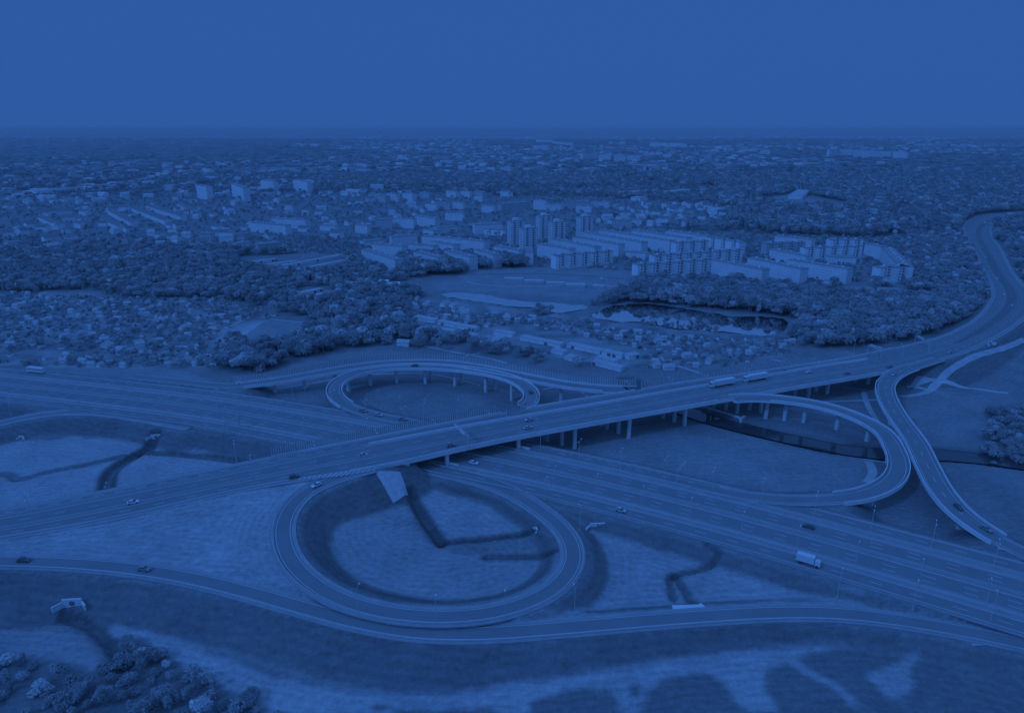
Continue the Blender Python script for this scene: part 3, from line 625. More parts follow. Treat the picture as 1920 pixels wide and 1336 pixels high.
# ------------------------------------------------------------------ noise barriers
BARR = bpy.data.materials.new('barrier_pane'); BARR.use_nodes = True; t = BARR.node_tree; bs = t.nodes['Principled BSDF']; bs.inputs['Base Color'].default_value = (.38, .38, .38, 1); bs.inputs['Roughness'].default_value = .25
tr = t.nodes.new('ShaderNodeBsdfTransparent'); mxs = t.nodes.new('ShaderNodeMixShader'); mxs.inputs[0].default_value = .35
t.links.new(tr.outputs[0], mxs.inputs[1]); t.links.new(bs.outputs[0], mxs.inputs[2]); t.links.new(mxs.outputs[0], t.nodes['Material Output'].inputs[0])
STRIPE = mat('barrier_stripe', .68, .08, .4)
def barrier(label, segs, h=4.5):
    ln0, off0, a0, c0 = segs[0]; p0, _ = ln0.at_s(a0, ln0.off_at(off0, a0)); o = tag(empty('noise_barrier', (p0[0], p0[1], 0)), label, 'noise barrier')
    pan = MB(); posts = []
    for ln, off, a_, c_ in segs:
        of = np.asarray(off) * np.ones(len(ln.s)); ribbon(pan, ln, of - .04, of + .04, a_, c_, h, h - .5, 0); ribbon(pan, ln, of - .14, of + .14, a_, c_, .62, .7, 1)
        q = a_
        while q < c_:
            p, an = ln.at_s(q, ln.off_at(off, q)); pan.box(p[0], p[1], p[2] + .6, .24, .1, h - .7, an, 1); q += 1.0
        q = a_
        while q < c_: p, an = ln.at_s(q, ln.off_at(off, q)); posts.append((p, an)); q += 5.0
    sub(pan, 'panel', [BARR, STRIPE], o)
    pb = MB(); pb.box(0, 0, -.3, .17, .2, h + .3); me_ = None
    for i, (p, an) in enumerate(posts[:100]):
        if me_ is None: k = pb.build('post', STRIPE, o); me_ = k.data
        else: k = link('post', me_, o)
        k.location = (p[0] - p0[0], p[1] - p0[1], p[2]); k.rotation_euler = (0, 0, an)
    if len(posts) > 100:
        b = MB()
        for p, an in posts[100:]: b.box(p[0], p[1], p[2] - .3, .17, .2, h + .3, an)
        tag(sub(b, 'post', STRIPE, o), kind='stuff')
barrier('striped noise barrier along the outer ramp and the far side of the expressway', [(R1, 4.75, R1.snear(433, 723)[0], R1.snear(1200, 731)[0]), (B, BL0 + .6, B.snear(1205, 731)[0], B.snear(1530, 681)[0])])
barrier('shorter striped noise barrier on the viaduct edge in front of the small oval loop', [(B, BL0 + .5, B.snear(510, 857)[0], j0 - 2), (L2, -4.7, 3, L2.snear(975, 765)[0])])

# ------------------------------------------------------------------ guard rails
RAILB = MB(); RAILB.box(0, 0, 0, .12, .12, .75)
def guard(label, ln, off, s0, s1, dz=0.0):
    p0, _ = ln.at_s(s0, ln.off_at(off, s0)); o = tag(empty('guard_rail', (p0[0], p0[1], 0)), label, 'guard rail')
    of = np.asarray(off) * np.ones(len(ln.s)); b = MB(); ribbon(b, ln, of - .09, of + .09, s0, s1, .8 + dz, .34); sub(b, 'rail', STEEL, o)
    b = MB(); q = s0
    while q < s1: p, an = ln.at_s(q, ln.off_at(off, q)); b.box(p[0], p[1], p[2] - .3, .12, .14, .9, an); q += 4
    tag(sub(b, 'post', STEEL, o), kind='stuff')
for o_, nm in ((.55, 'north side of the motorway median'), (-.55, 'south side of the motorway median'), (12.6, 'strip between motorway and north collector road'), (-13.2, 'strip between motorway and south collector road'), (-22.1, 'near edge of the motorway')):
    guard('steel guard rail on the ' + nm, A, o_, 0, A.L)
guard('steel guard rail down the middle of the expressway', B, 0.0, 0, B.snear(1783, 647)[0])
guard('steel guard rail in the dark gap beside the expressway left of the viaduct', B, BL1, 0, sB0 - 12)
guard('steel guard rail along the lower slip road at its outer edge', RC, -3.7, RC.snear(0, 1051)[0], RC.L - 20)
guard('steel guard rail round the inside of the big loop road', LP, 3.75, 30, LP.L - 36)
# ------------------------------------------------------------------ tracks and paths
def path(pts, wd, m=PATH, dz=.13, z=0.0, name='path'):
    P = smooth(catmull([at(*p, z) for p in pts], 3.0), 2); t_ = np.gradient(P[:, :2], axis=0); t_ /= np.hypot(t_[:, 0], t_[:, 1])[:, None]
    b = MB(); S = []
    for i, (p, tt_) in enumerate(zip(P, t_)):
        wv = wd * (1 + .05 * math.sin(i * .9) + rng.uniform(-.06, .06)) if m is PATH else wd
        S.append([(p[0] - tt_[1] * q * wv, p[1] + tt_[0] * q * wv, ground_z(p[0] - tt_[1] * q * wv, p[1] + tt_[0] * q * wv) + dz) for q in (.5, .17, -.17, -.5)])
    b.strip(S); return tag(b.build(name, m), kind='structure')
path([(1920, 642), (1880, 664), (1820, 690), (1775, 714), (1745, 732), (1720, 740), (1690, 743)], 3.6)
path([(1735, 736), (1762, 722), (1775, 724), (1820, 728), (1890, 737)], 3.4)
path([(1700, 725), (1725, 727), (1750, 733)], 2.5)
path([(1620, 733), (1622, 748), (1632, 770), (1645, 790)], 3.0)
path([(1580, 726), (1620, 731), (1650, 735)], 1.6)
path([(1250, 742), (1330, 790), (1420, 818), (1480, 832), (1560, 850), (1640, 864), (1668, 868)], 1.8)
path([(1628, 865), (1638, 878), (1638, 893), (1625, 905)], 4.0)
path([(520, 729), (560, 723), (600, 717), (680, 703), (740, 700), (820, 703), (900, 722)], 1.6)
path([(1018, 730), (1042, 726), (1060, 718), (1100, 716)], 2.0)
path([(1270, 686), (1310, 699), (1335, 712)], 2.6)
path([(1446, 674), (1490, 682), (1510, 686)], 2.2)
path([(795, 648), (840, 658), (900, 668), (950, 680)], 2.0)
path([(870, 669), (885, 662), (900, 662)], 1.6)
path([(875, 528), (905, 534), (960, 537), (1050, 536)], 2.5)
path([(1040, 528), (1110, 532), (1170, 540)], 3.0)
path([(485, 594), (520, 600), (590, 606)], 2.0)
path([(405, 626), (440, 608), (475, 592)], 2.0)
path([(1920, 462), (1898, 470), (1905, 490), (1925, 512)], 6)
path([(1848, 548), (1840, 565), (1826, 582), (1800, 600)], 5)
path([(1815, 1225), (1860, 1224), (1925, 1238)], 2.0, CONCD)
path([(1500, 546), (1600, 548), (1720, 549)], 3, ASPH2)
path([(840, 515), (1000, 512), (1150, 520), (1420, 545), (1600, 555)], 6, ASPH2, dz=.3)
path([(-20, 366), (60, 360), (140, 352), (230, 342), (285, 333), (308, 326), (300, 318), (240, 315)], 24, CONCD, dz=.6, name='road')
path([(1650, 750), (1480, 752), (1380, 735)], 2, PATH)

# ------------------------------------------------------------------ concrete culverts and small works
def culvert(px, py, z, wd, h, face, label):
    x, y, _ = at(px, py, z); g = ground_z(x, y); o = tag(empty('culvert_headwall', (x, y, g), face), label, 'culvert')
    b = MB(); b.box(0, 0, -.4, wd, .6, h + .4); b.box(-wd / 2 - wd * .18, -wd * .22, -.4, .5, wd * .55, h * .8, -.7); b.box(wd / 2 + wd * .18, -wd * .22, -.4, .5, wd * .55, h * .8, .7); b.build('headwall', CONC, o)
    b = MB(); b.tube((0, -.36, h * .4), (0, -.30, h * .4), h * .36, n=14); b.build('pipe_opening', STEELD, o); return o
culvert(140, 1147, 0, 6, 2.6, .1, 'pale concrete culvert mouth at the foot of the lower left embankment')
culvert(294, 826, 0, 5, 2.0, .15, 'white culvert mouth where the wide ditch meets the motorway slope')
culvert(41, 824, 0, 2.4, 1.6, 0, 'round pipe end at the foot of the slope, far left field')
culvert(1006, 999, 2.6, 2.2, 1.5, -1.3, 'small pipe end closing the V-shaped ditch inside the big loop')
culvert(1120, 992, 1.8, 6, 1.0, .1, 'low concrete culvert wall at the corner of the mown field right of the big loop')
culvert(1850, 667, 0, 5, 2.4, .5, 'pale concrete culvert on the slope above the sandy track, right edge')
culvert(450, 729, 3, 2.4, 1.2, .3, 'tiny white drain outlet beside the first pillar gap of the outer ramp')
b = MB(); x, y, _ = at(1288, 1138, 4); b.box(x, y, ground_z(x, y) - .3, 9, 3.0, .55, .05); x2, y2, _ = at(1312, 1134, 4); b.box(x2, y2, ground_z(x2, y2) - .3, 3, 2, .54, .4)
tag(b.build('concrete_slab', CONC), 'bright concrete slab beside the lower slip road below the forked ditch', 'slab')
b = MB(); p1 = at(1318, 763, 0); p2 = at(1392, 786, 0); a_ = math.atan2(p2[1] - p1[1], p2[0] - p1[0]); L_ = math.hypot(p2[0] - p1[0], p2[1] - p1[1])
b.box((p1[0] + p2[0]) / 2, (p1[1] + p2[1]) / 2, -1.5, L_, .9, 2.6, a_); b.box(p2[0], p2[1], -1.5, 1.2, 4.5, 3.0, a_); tag(b.build('retaining_wall', CONC), 'pale concrete wall on the canal bank under the viaduct', 'wall')
for px, py in ((838, 871), (972, 840)):                                       # crash blocks at the median piers
    x, y, _ = at(px + 10, py, 6); b = MB(); b.box(0, 0, -.1, 7, .7, 1.0, 0, 0, .96)
    o = b.build('crash_barrier_block', CONC); o.location = (x, y, 5.98); o.rotation_euler = (0, 0, -.52); tag(o, 'white concrete crash block at the foot of the ' + ('left' if px < 900 else 'right') + ' pillar on the motorway', 'barrier block')

# ------------------------------------------------------------------ street lamps
def lamp_proto(h, arms):
    o = empty('street_lamp'); b = MB(); b.tube((0, 0, 0), (0, 0, h), .14, .07, 8); b.box(0, 0, 0, .5, .5, .12); b.build('pole', STEEL, o)
    for s_ in arms:
        b = MB(); b.tube((0, 0, h - .1), (0, s_ * 1.5, h + .35), .05, .04, 6); k = b.build('arm', STEEL, o)
        b = MB(); b.box(0, s_ * 1.9, h + .28, .38, .95, .16, 0, 0, .8); b.build('lamp_head', PAINTW, k)
    return o
L1P = lamp_proto(9.5, (1,)); L2P = lamp_proto(9.5, (1, -1)); used = set()
def copy_tree(o, parent=None):
    c = o.copy(); sc.collection.objects.link(c)
    if parent is not None: c.parent = parent
    for ch in list(o.children): copy_tree(ch, c)
    return c
def inst(proto, loc, rz, label, group=None, scale=None):
    kids = list(proto.children); o = proto if proto.name not in used else None
    if o is None:
        o = proto.copy(); sc.collection.objects.link(o)
        for ch in kids: copy_tree(ch, o)
    used.add(proto.name); o.location = loc; o.rotation_euler = (0, 0, rz)
    if scale is not None: o.scale = scale if hasattr(scale, '__len__') else (scale,) * 3
    if label: o['label'] = label
    if group: o['group'] = group
    return o
L1P['category'] = L2P['category'] = 'street lamp'
def lamp_row(pts, ln, z, desc, proto=None, side=1):
    for i, p in enumerate(pts):
        zz = z if len(p) < 3 else p[2]; x, y, _ = at(p[0], p[1], zz); s, o, zl = ln.near(x, y); p_, an = ln.at_s(s, o)
        inst(proto or L1P, (x, y, ground_z(x, y) if z is None else zz), an + (0 if side > 0 else math.pi), ordn(i) + ' street lamp from the left ' + desc, 'lamp posts of the interchange')
lamp_row([(1038, 915), (1117, 932), (1202, 955), (1292, 978), (1389, 1006), (1493, 1033), (1602, 1065), (1721, 1100), (1847, 1138)], A, 5.9, 'on the near collector strip, right of the viaduct')
lamp_row([(1013, 846), (1086, 862), (1163, 880), (1246, 897), (1335, 919), (1427, 940), (1526, 966), (1632, 995), (1746, 1023), (1863, 1060)], A, 5.9, 'by the far collector road, right half', L2P)
lamp_row([(1022, 938), (1570, 1118), (1711, 1142), (1857, 1162)], A, 5.9, 'at the near edge of the motorway, right half')
lamp_row([(90, 741), (147, 756), (204, 752), (260, 767), (318, 777), (377, 785), (423, 798), (500, 804), (569, 818), (640, 834)], A, 5.9, 'on the near collector strip, left of the viaduct')
lamp_row([(159, 710), (214, 718), (268, 720), (335, 728), (407, 764), (468, 772), (529, 785), (626, 764), (686, 783), (758, 797)], A, 5.9, 'along the far motorway side, left half', L2P)
lamp_row([(61, 976, 7.2), (206, 950, 8.4), (346, 921, 9.5), (474, 896, 10.8), (593, 869, 12), (708, 846, 12.8), (815, 826, 13), (915, 807, 13), (1007, 791, 13), (1095, 773, 13), (1177, 749, 13), (1255, 741, 13), (1328, 737, 13), (1398, 722, 12.9), (1465, 700, 12.7), (1526, 704, 12.5), (1588, 690, 12.1), (1641, 683, 11.6), (1691, 674, 11.2), (1741, 663, 10.5)], B, 13, 'along the middle of the expressway', L2P)
lamp_row([(444, 866, 10), (690, 817, 12), (795, 788, 13), (858, 780, 13), (960, 762, 13), (1254, 716, 13), (1302, 725, 13), (1364, 713, 13), (1491, 690, 12)], B, 13, 'along the far edge of the expressway', side=-1)
lamp_row([(672, 1150, 7), (818, 1172, 6), (948, 1163, 5.6), (1077, 1150, 5), (1087, 993, 6)], RC, 6, 'between the big loop and lower slip road')
lamp_row([(549, 745, 4), (574, 755, 6), (686, 772, 6), (707, 764, 6), (748, 778, 6), (794, 782, 6)], L2, 6, 'beside the small oval loop')
lamp_row([(1083, 757, 0), (1112, 748, 0), (1293, 690, 1), (1539, 728, 1), (1600, 663, 11), (21, 779, 6), (443, 864, 3), (68, 868, 1)], B, 1, 'scattered on the grass around the bridges')

# ------------------------------------------------------------------ sign gantries
def gantry(pa, pb, z, label, boards=((.25, .9), (.6, .95)), h=6.3):
    a = np.array(at(*pa, z)); c = np.array(at(*pb, z)); L = float(np.hypot(*(c - a)[:2])); an = math.atan2(c[1] - a[1], c[0] - a[0])
    o = tag(empty('sign_gantry', (a[0], a[1], z), an), label, 'sign gantry')
    for x in (0, L): b = MB(); b.tube((x, 0, -.4), (x, 0, h), .22, .2, 8); b.build('post', STEEL, o)
    b = MB(); 
    for dy, dz in ((-.35, 0), (.35, 0), (-.35, .8), (.35, .8)): b.tube((0, dy, h + dz - .6), (L, dy, h + dz - .6), .09, n=6)
    n = max(3, int(L / 1.4))
    for i in range(n): x0, x1 = L * i / n, L * (i + 1) / n; b.tube((x0, -.35, h - .6), (x1, -.35, h + .2), .05, n=5); b.tube((x0, .35, h + .2), (x1, .35, h - .6), .05, n=5)
    b.build('truss', STEEL, o)
    for f0, f1 in boards: b = MB(); b.box(L * (f0 + f1) / 2, -.5, h - 1.1, L * (f1 - f0), .12, 1.9); b.build('sign_board', PAINTW, o)
    return o
gantry((853, 818), (879, 840), 13, 'slanting sign gantry over the expressway on the viaduct', ((.05, .35), (.45, .8)))
gantry((1268, 906), (1284, 889), 6, 'sign gantry over the far collector road right of the viaduct', ((.15, .5), (.55, .9)))
gantry((423, 816), (450, 800), 6, 'sign gantry over the near collector road left of the viaduct', ((.1, .45), (.5, .9)))
gantry((1652, 672), (1626, 664), 11.8, 'bright sign gantry over the expressway near the right end of the barrier', ((.1, .45), (.5, .95)))
gantry((1740, 660), (1714, 645), 10.5, 'tall sign gantry over the expressway where it starts to bend', ((.45, .9),))
gantry((1620, 1085), (1640, 1062), 6, 'x', ((.1, .9),)) if False else None

# ------------------------------------------------------------------ vehicles
CARM = {k: mat('car_paint_' + k, v, .03, .5, rough=.35, spec=.5) for k, v in (('white', .74), ('silver', .5), ('grey', .28), ('dark', .12))}
def car_parts(col):
    o = empty('parked_car' if False else 'car'); P = CARM[col]
    b = MB(); prof = [(-2.15, .35), (-2.2, .75), (-2.05, .95), (-1.5, 1.02), (1.0, .98), (1.9, .82), (2.2, .62), (2.2, .32)]
    S = []
    for y, k in ((-.88, .93), (-.80, 1), (.80, 1), (.88, .93)): S.append([(x * (1 if abs(y) < .85 else .985), y, .32 + (z - .32) * k) for x, z in prof])
    b.strip(S, 0, closed=True); b.build('body', P, o)
    b = MB(); lo = [(-1.7, .98), (-1.25, 1.42), (.15, 1.44), (1.05, .96)]
    b.strip([[(x, y * (1 if z < 1.1 else .86), z) for x, z in lo] for y in (-.78, .78)], 0, closed=True); cab = b.build('windows', GLASSD, o)
    b = MB(); b.box(-.55, 0, 1.40, 1.45, 1.30, .07, 0, 0, .92); b.build('roof', P, o)
    for x in (-1.35, 1.38):
        for y in (-.84, .84): b = MB(); b.tube((x, y - .1, .32), (x, y + .1, .32), .32, n=10); b.build('wheel', RUBBER, o)
    for y in (-.6, .6): b = MB(); b.box(2.2, y, .58, .06, .32, .14); b.build('headlight', PAINTW, o)
    o['category'] = 'car'; return o
CAR = {k: car_parts(k) for k in CARM}
def truck_parts(kind):
    o = empty({'semi': 'lorry', 'box': 'box_truck', 'coach': 'coach'}[kind]); o['category'] = {'semi': 'lorry', 'box': 'box truck', 'coach': 'coach'}[kind]
    def bx(n, x0, x1, w_, z0, z1, m, tp=1.0, par=o): b = MB(); b.box((x0 + x1) / 2, 0, z0, x1 - x0, w_, z1 - z0, 0, 0, tp); return b.build(n, m, par)
    if kind == 'semi':
        bx('trailer', -8.2, 5.0, 2.5, 1.15, 4.0, PAINTW); c = bx('cab', 5.6, 7.8, 2.45, .7, 3.6, PAINTW, .96); bx('windscreen', 7.5, 7.84, 2.1, 2.0, 2.9, GLASSD, 1, c); bx('chassis', -7.8, 7.2, 1.0, .7, 1.14, STEELD); xs = (-6.6, -5.3, -4.0, 4.6, 6.9)
    elif kind == 'box':
        bx('cargo_box', -4.2, 1.6, 2.3, .95, 3.5, PAINTW); c = bx('cab', 1.75, 3.6, 2.1, .6, 2.5, PAINTW, .9); bx('windscreen', 3.2, 3.56, 1.7, 1.5, 2.2, GLASSD, 1, c); bx('chassis', -3.9, 3.3, 1.0, .6, .94, STEELD); xs = (-2.7, 2.6)
    else:
        b = MB(); b.box(0, 0, .7, 12.5, 2.5, 2.9, 0, 0, .96); b.build('body', PAINTW, o); bx('windows', -5.9, 5.9, 2.46, 2.1, 2.75, mat('tinted_glass', .3, .05, .5, rough=.2), 1); bx('chassis', -5.5, 5.8, 1.9, .45, .7, STEELD); xs = (-3.6, 4.0)
    for x in xs:
        for y in (-1.05, 1.05): b = MB(); b.tube((x, y - .16, .5), (x, y + .16, .5), .5, n=12); b.build('wheel', RUBBER, o)
    return o
TR = {k: truck_parts(k) for k in ('semi', 'box', 'coach')}
def vehicle(proto, px, py, ln, z, label, flip=False, snap=None):
    x, y, _ = at(px, py, z); s, o, zl = ln.near(x, y)
    if snap is not None: o = snap
    p, an = ln.at_s(s, o); inst(proto, (p[0], p[1], p[2] + .02), an + (math.pi if flip else 0), label, 'traffic on the interchange')
V = vehicle
V(TR['coach'], 68, 697, A, 6.5, 'long white coach at the far left of the motorway', True)
V(TR['semi'], 1357, 722, B, 14, 'white articulated lorry on the viaduct, leading the other lorry', True, 6.2)
V(TR['semi'], 1421, 712, B, 14, 'duller articulated lorry on the viaduct, following the white one', True, 6.2)
V(TR['box'], 1517, 1055, A, 6.5, 'small white box truck on the near collector road at lower right')
V(CAR['silver'], 992, 788, B, 13, 'silver car on the viaduct nearest the inner white parapet', True)
V(CAR['silver'], 990, 803, B, 13, 'silver car at the middle rail of the viaduct, below another silver car')
V(CAR['grey'], 845, 836, B, 13, 'dark car on the viaduct just under the slanting gantry')
V(CAR['silver'], 681, 855, B, 12.4, 'pale car on the expressway left of the slanting gantry')
V(CAR['dark'], 552, 896, B, 11.3, 'black car on the expressway just before the hatched nose')
V(CAR['white'], 592, 910, LP, 11.2, 'white car entering the big loop road at its top left', True, 0.0)
V(CAR['white'], 888, 869, A, 6, 'white car on the motorway just right of the viaduct')
V(CAR['silver'], 1164, 958, A, 6, 'pale grey car on the near collector road right of the big loop')
V(CAR['dark'], 1516, 989, A, 6, 'black car on the far carriageway of the motorway, lower right', True)
V(CAR['dark'], 47, 1050, RC, 8, 'black car at the far left of the lower slip road', False, 0.0)
V(CAR['grey'], 271, 1068, RC, 7.8, 'dark car further along the lower slip road, right of the black one', False, 0.0)
V(CAR['grey'], 684, 770, L2, 6.6, 'leftmost dark car leaving the small oval loop', False, 0.0)
V(CAR['silver'], 712, 778, L2, 6.4, 'middle car of three leaving the small oval loop', False, 0.0)
V(CAR['grey'], 757, 786, L2, 6.1, 'rightmost of three cars leaving the small oval loop', False, .5)
V(CAR['dark'], 778, 686, L2, 12, 'black car at the far top of the small oval loop', False, 0.0)
V(CAR['dark'], 995, 736, L2, 13, 'black car in the right bend of the small oval loop', False, 0.0)
V(CAR['dark'], 1800, 952, RE, 9, 'black car on the long right-hand ramp bridge', False, 1.2)
V(CAR['grey'], 1850, 993, RE, 7.8, 'dark car near the lower end of the right-hand ramp bridge', False, 1.0)
V(CAR['silver'], 1677, 703, RE, 12, 'pale car at the top of the right-hand ramp bridge', False, 0.0)
V(CAR['grey'], 1668, 689, B, 11.4, 'grey car on the expressway above the right-hand ramp bridge')
V(CAR['grey'], 1588, 701, B, 12.2, 'dark car on the expressway right of both lorries')
V(CAR['dark'], 1470, 696, B, 12.8, 'black car beyond the white parapet, right of the lorries', True)
V(CAR['silver'], 1781, 662, B, 10, 'pale car alone on the near side of the expressway bend')
V(CAR['white'], 250, 943, B, 8.7, 'white car on the expressway at the left of the picture')
V(CAR['white'], 1517, 698, B, 12.6, 'white car between the lorries and the sign gantry')
for i, (px, py, c, nm) in enumerate(((1868, 525, 'white', 'just above the sharp right bend'), (1882, 558, 'white', 'in the sharp right bend'), (1848, 483, 'white', 'high in the distant right carriageway'), (1824, 449, 'silver', 'under the distant lorries'), (1843, 464, 'silver', 'beside the distant crash rail'),
                                     (1826, 438, 'silver', 'topmost on the distant left lane'), (1907, 508, 'white', 'near the right edge by the sandy track'), (1896, 581, 'white', 'at the dark median of the bend'), (1886, 480, 'silver', 'beside the start of the sandy track'), (1820, 408, 'silver', 'at the wood edge by the junction'))):
    V(CAR[c], px, py, B, 2, 'small %s car on the far highway, %s' % ('white' if c == 'white' else 'pale', nm), i % 2 == 0)
V(TR['box'], 1846, 420, B, 1.5, 'white truck in the distant highway junction at the top right', True)
V(TR['box'], 1862, 421, B, 1.5, 'smaller white truck just right of the other distant truck', False)
V(TR['semi'], 1895, 402, B, 1.5, 'distant white lorry where the highway leaves at the right edge', False)

# ------------------------------------------------------------------ buildings
def wallmat(name, a, b_, sx=3.0, sz=2.9):
    m = bpy.data.materials.new(name); m.use_nodes = True; t = m.node_tree; bs = t.nodes['Principled BSDF']; bs.inputs['Roughness'].default_value = .85; bs.inputs['Specular IOR Level'].default_value = .15
    tc = t.nodes.new('ShaderNodeTexCoord'); mp = t.nodes.new('ShaderNodeMapping'); se = t.nodes.new('ShaderNodeSeparateXYZ'); cb_ = t.nodes.new('ShaderNodeCombineXYZ')
    t.links.new(tc.outputs['Object'], se.inputs[0]); ad = t.nodes.new('ShaderNodeMath'); t.links.new(se.outputs[0], ad.inputs[0]); t.links.new(se.outputs[1], ad.inputs[1]); t.links.new(ad.outputs[0], cb_.inputs[0]); t.links.new(se.outputs[2], cb_.inputs[1])
    def wave(o, per, duty):
        f = t.nodes.new('ShaderNodeMath'); f.operation = 'DIVIDE'; f.inputs[1].default_value = per; t.links.new(o, f.inputs[0])
        g = t.nodes.new('ShaderNodeMath'); g.operation = 'FRACT'; t.links.new(f.outputs[0], g.inputs[0])
        h = t.nodes.new('ShaderNodeMath'); h.operation = 'COMPARE'; h.inputs[1].default_value = .55; h.inputs[2].default_value = duty; t.links.new(g.outputs[0], h.inputs[0]); return h.outputs[0]
    a1 = wave(ad.outputs[0], sx, .24); a2 = wave(se.outputs[2], sz, .22); mu = t.nodes.new('ShaderNodeMath'); mu.operation = 'MULTIPLY'; t.links.new(a1, mu.inputs[0]); t.links.new(a2, mu.inputs[1])
    n = t.nodes.new('ShaderNodeTexNoise'); n.inputs['Scale'].default_value = .12; t.links.new(tc.outputs['Object'], n.inputs[0])
    mr = t.nodes.new('ShaderNodeMapRange'); mr.inputs[1].default_value = .3; mr.inputs[2].default_value = .7; mr.inputs[3].default_value = a * .94; mr.inputs[4].default_value = a * 1.06; t.links.new(n.outputs[0], mr.inputs[0])
    mx = t.nodes.new('ShaderNodeMix'); t.links.new(mu.outputs[0], mx.inputs[0]); t.links.new(mr.outputs[0], mx.inputs[2]); mx.inputs[3].default_value = b_
    t.links.new(mx.outputs[0], bs.inputs['Base Color']); return m
WALL = wallmat('white_plaster_wall', .73, .54); WALL2 = wallmat('grey_plaster_wall', .56, .3); WALLF = mat('bright_plaster', .80, .05, .1); WALLB = mat('plaster_gable', .73, .05, .1)
ROOFF = mat('felt_roof', .31, .12, .1); ROOFT = mat('tiled_roof', .24, .15, .15); ROOFL = mat('pale_roof', .46, .12, .1); WIND = mat('window_glass', .2, .1, .4, rough=.2, spec=.5); BALC = mat('balcony_front', .64, .2, .6)
wmb = MB(); wmb.box(0, 0, 0, 1.6, .12, 1.45); WINME = None
FOOT = []           # building footprints, kept clear of trees
def winobj(parent, x, z, y=-.05):
    global WINME
    if WINME is None: o = wmb.build('window', WIND, parent); WINME = o.data
    else: o = link('window', WINME, parent)
    o.location = (x, y, z); return o
BMB = {}
def balc(parent, x, floors, z0=2.6, y=-.7):
    if floors not in BMB:
        b = MB()
        for i in range(floors): b.box(0, 0, z0 + i * 2.9, 3.0, 1.3, .18); b.box(0, -.6, z0 + .15 + i * 2.9, 3.0, .1, .95); b.box(0, .58, z0 + 1.12 + i * 2.9, 2.7, .1, 1.6, 0, 1)  # last box: dark panel that puts the recess shade behind each balcony
        o = b.build('balcony', [BALC, WIND], parent); BMB[floors] = o.data
    else: o = link('balcony', BMB[floors], parent)
    o.location = (x, y, 0); return o
def block(label, x1, y1, x2, y2, h, depth=11.5, kind='plain', name='apartment_block', cat='apartment block', roof=ROOFF, wall=None, bal=3):
    """top edge of the long wall that faces the camera, left to right, in photo pixels"""
    a = np.array(at(x1, y1, h)); c = np.array(at(x2, y2, h)); L = float(np.hypot(*(c - a)[:2])); an = math.atan2(c[1] - a[1], c[0] - a[0])
    o = tag(empty(name, (a[0], a[1], 0), an), label, cat)
    b = MB(); b.box(L / 2, depth / 2, -1, L, depth, h + 1); b.build('wall', wall or (WALLF if kind == 'bal' else WALL), o)
    r = MB(); r.box(L / 2, depth / 2, h, L + .5, depth + .5, .45)
    n = max(1, int(L / 14)); ro = r.build('roof', roof, o)
    if h > 9 and L > 16:
        v = MB()
        for i in range(n): v.box(L * (i + .5) / n, depth * .55, h + .45, 1.7, 2.4, 1.5); v.box(L * (i + .2) / n, depth * .3, h + .45, .8, .8, 1.0)
        v.build('roof_vents', WALLB, ro)
    if kind == 'bal':
        fl = int(h // 2.95); nb = max(2, int(L / 13)); 
        for i in range(nb): balc(o, L * (i + .5) / nb + 1.2, fl)
        for i in range(nb):
            for q in (-2.6,):
                for f_ in range(fl): winobj(o, L * (i + .5) / nb + q, 1.3 + f_ * 2.9)
    FOOT.append((a[0], a[1], an, L, depth)); return o
B5 = 15.0
block('five-storey block with bright left gable and long balcony front, right of the dark tree row', 1042.5, 480.3, 1150, 471, B5, kind='bal')
block('short white slab behind the balcony block, just right of the paired towers', 1007, 457.5, 1067.5, 468, B5)
block('long white slab ending above the balcony block, second behind it', 1032, 448, 1114, 464, B5)
block('white slab starting at the foot of the lone tower', 1073, 444, 1160, 459, B5)
block('long white slab from the lone tower to the dark conifer, third row', 1090, 435, 1203, 455, B5)
block('fourth-row white slab, nearest the lone tower at its far side', 1122, 431, 1256, 452, B5)
block('fifth-row white slab starting right of the fourth-row one', 1184, 431.7, 1288, 446.7, B5)
block('last-row white slab, furthest right and furthest back', 1249, 432.5, 1328, 444, B5)
block('white slab with rows of dark loggias behind the middle balcony blocks', 1328, 445, 1387, 455, B5, kind='bal')
block('short block with three white pillars of wall, left of the loggia slab', 1268, 456, 1330, 452, B5, kind='bal')
block('long balcony block behind the nearest one', 1227, 480, 1393, 469, B5, kind='bal')
block('nearest long balcony block with a plain white left gable', 1196, 497.5, 1333, 487, B5, kind='bal')
block('large plain white slab facing left, right of the nearest balcony block', 1334, 487.5, 1430, 506, B5)
block('large plain white slab facing left, second from the nearest balcony block', 1402, 483.5, 1501, 505, B5)
block('stepped block of four sections with balconies at its right end', 1478, 487, 1589, 505, B5)
block('low white slab in front of the pair of balcony blocks at right', 1443, 467.5, 1511, 481, 12)
block('grey balcony block with three dark stair bays at right', 1438, 457, 1511, 454, B5, kind='bal', wall=WALL2)
block('white block behind the grey one with three stair bays', 1453, 442, 1522, 450, B5)
block('balcony block in the middle of the right-hand estate', 1511, 465.6, 1618, 462, B5, kind='bal')
block('rearmost balcony block of the right-hand estate', 1559, 450, 1619, 449, B5, kind='bal')
block('white block at the left end of the angled group, far right', 1622, 457, 1652, 463, B5)
block('white angled wing descending to the right, far right', 1652, 464, 1685, 499, B5, 14)
block('rightmost balcony block with a plain white left gable', 1652, 503, 1706.5, 500, B5, kind='bal')
block('low white kindergarten between the right-hand balcony blocks', 1554, 482.5, 1606, 484, 7, 14)
block('low flat shop pavilion with a colonnade, left part, behind the big trees at right', 1595, 543, 1640, 543, 3.6, 10)
block('low flat shop pavilion, right part, behind the big trees at right', 1653, 543, 1692, 544, 3.6, 10)
block('bright low flat roof in front of the shop pavilions', 1608, 550.5, 1712, 551, 2.6, 5)
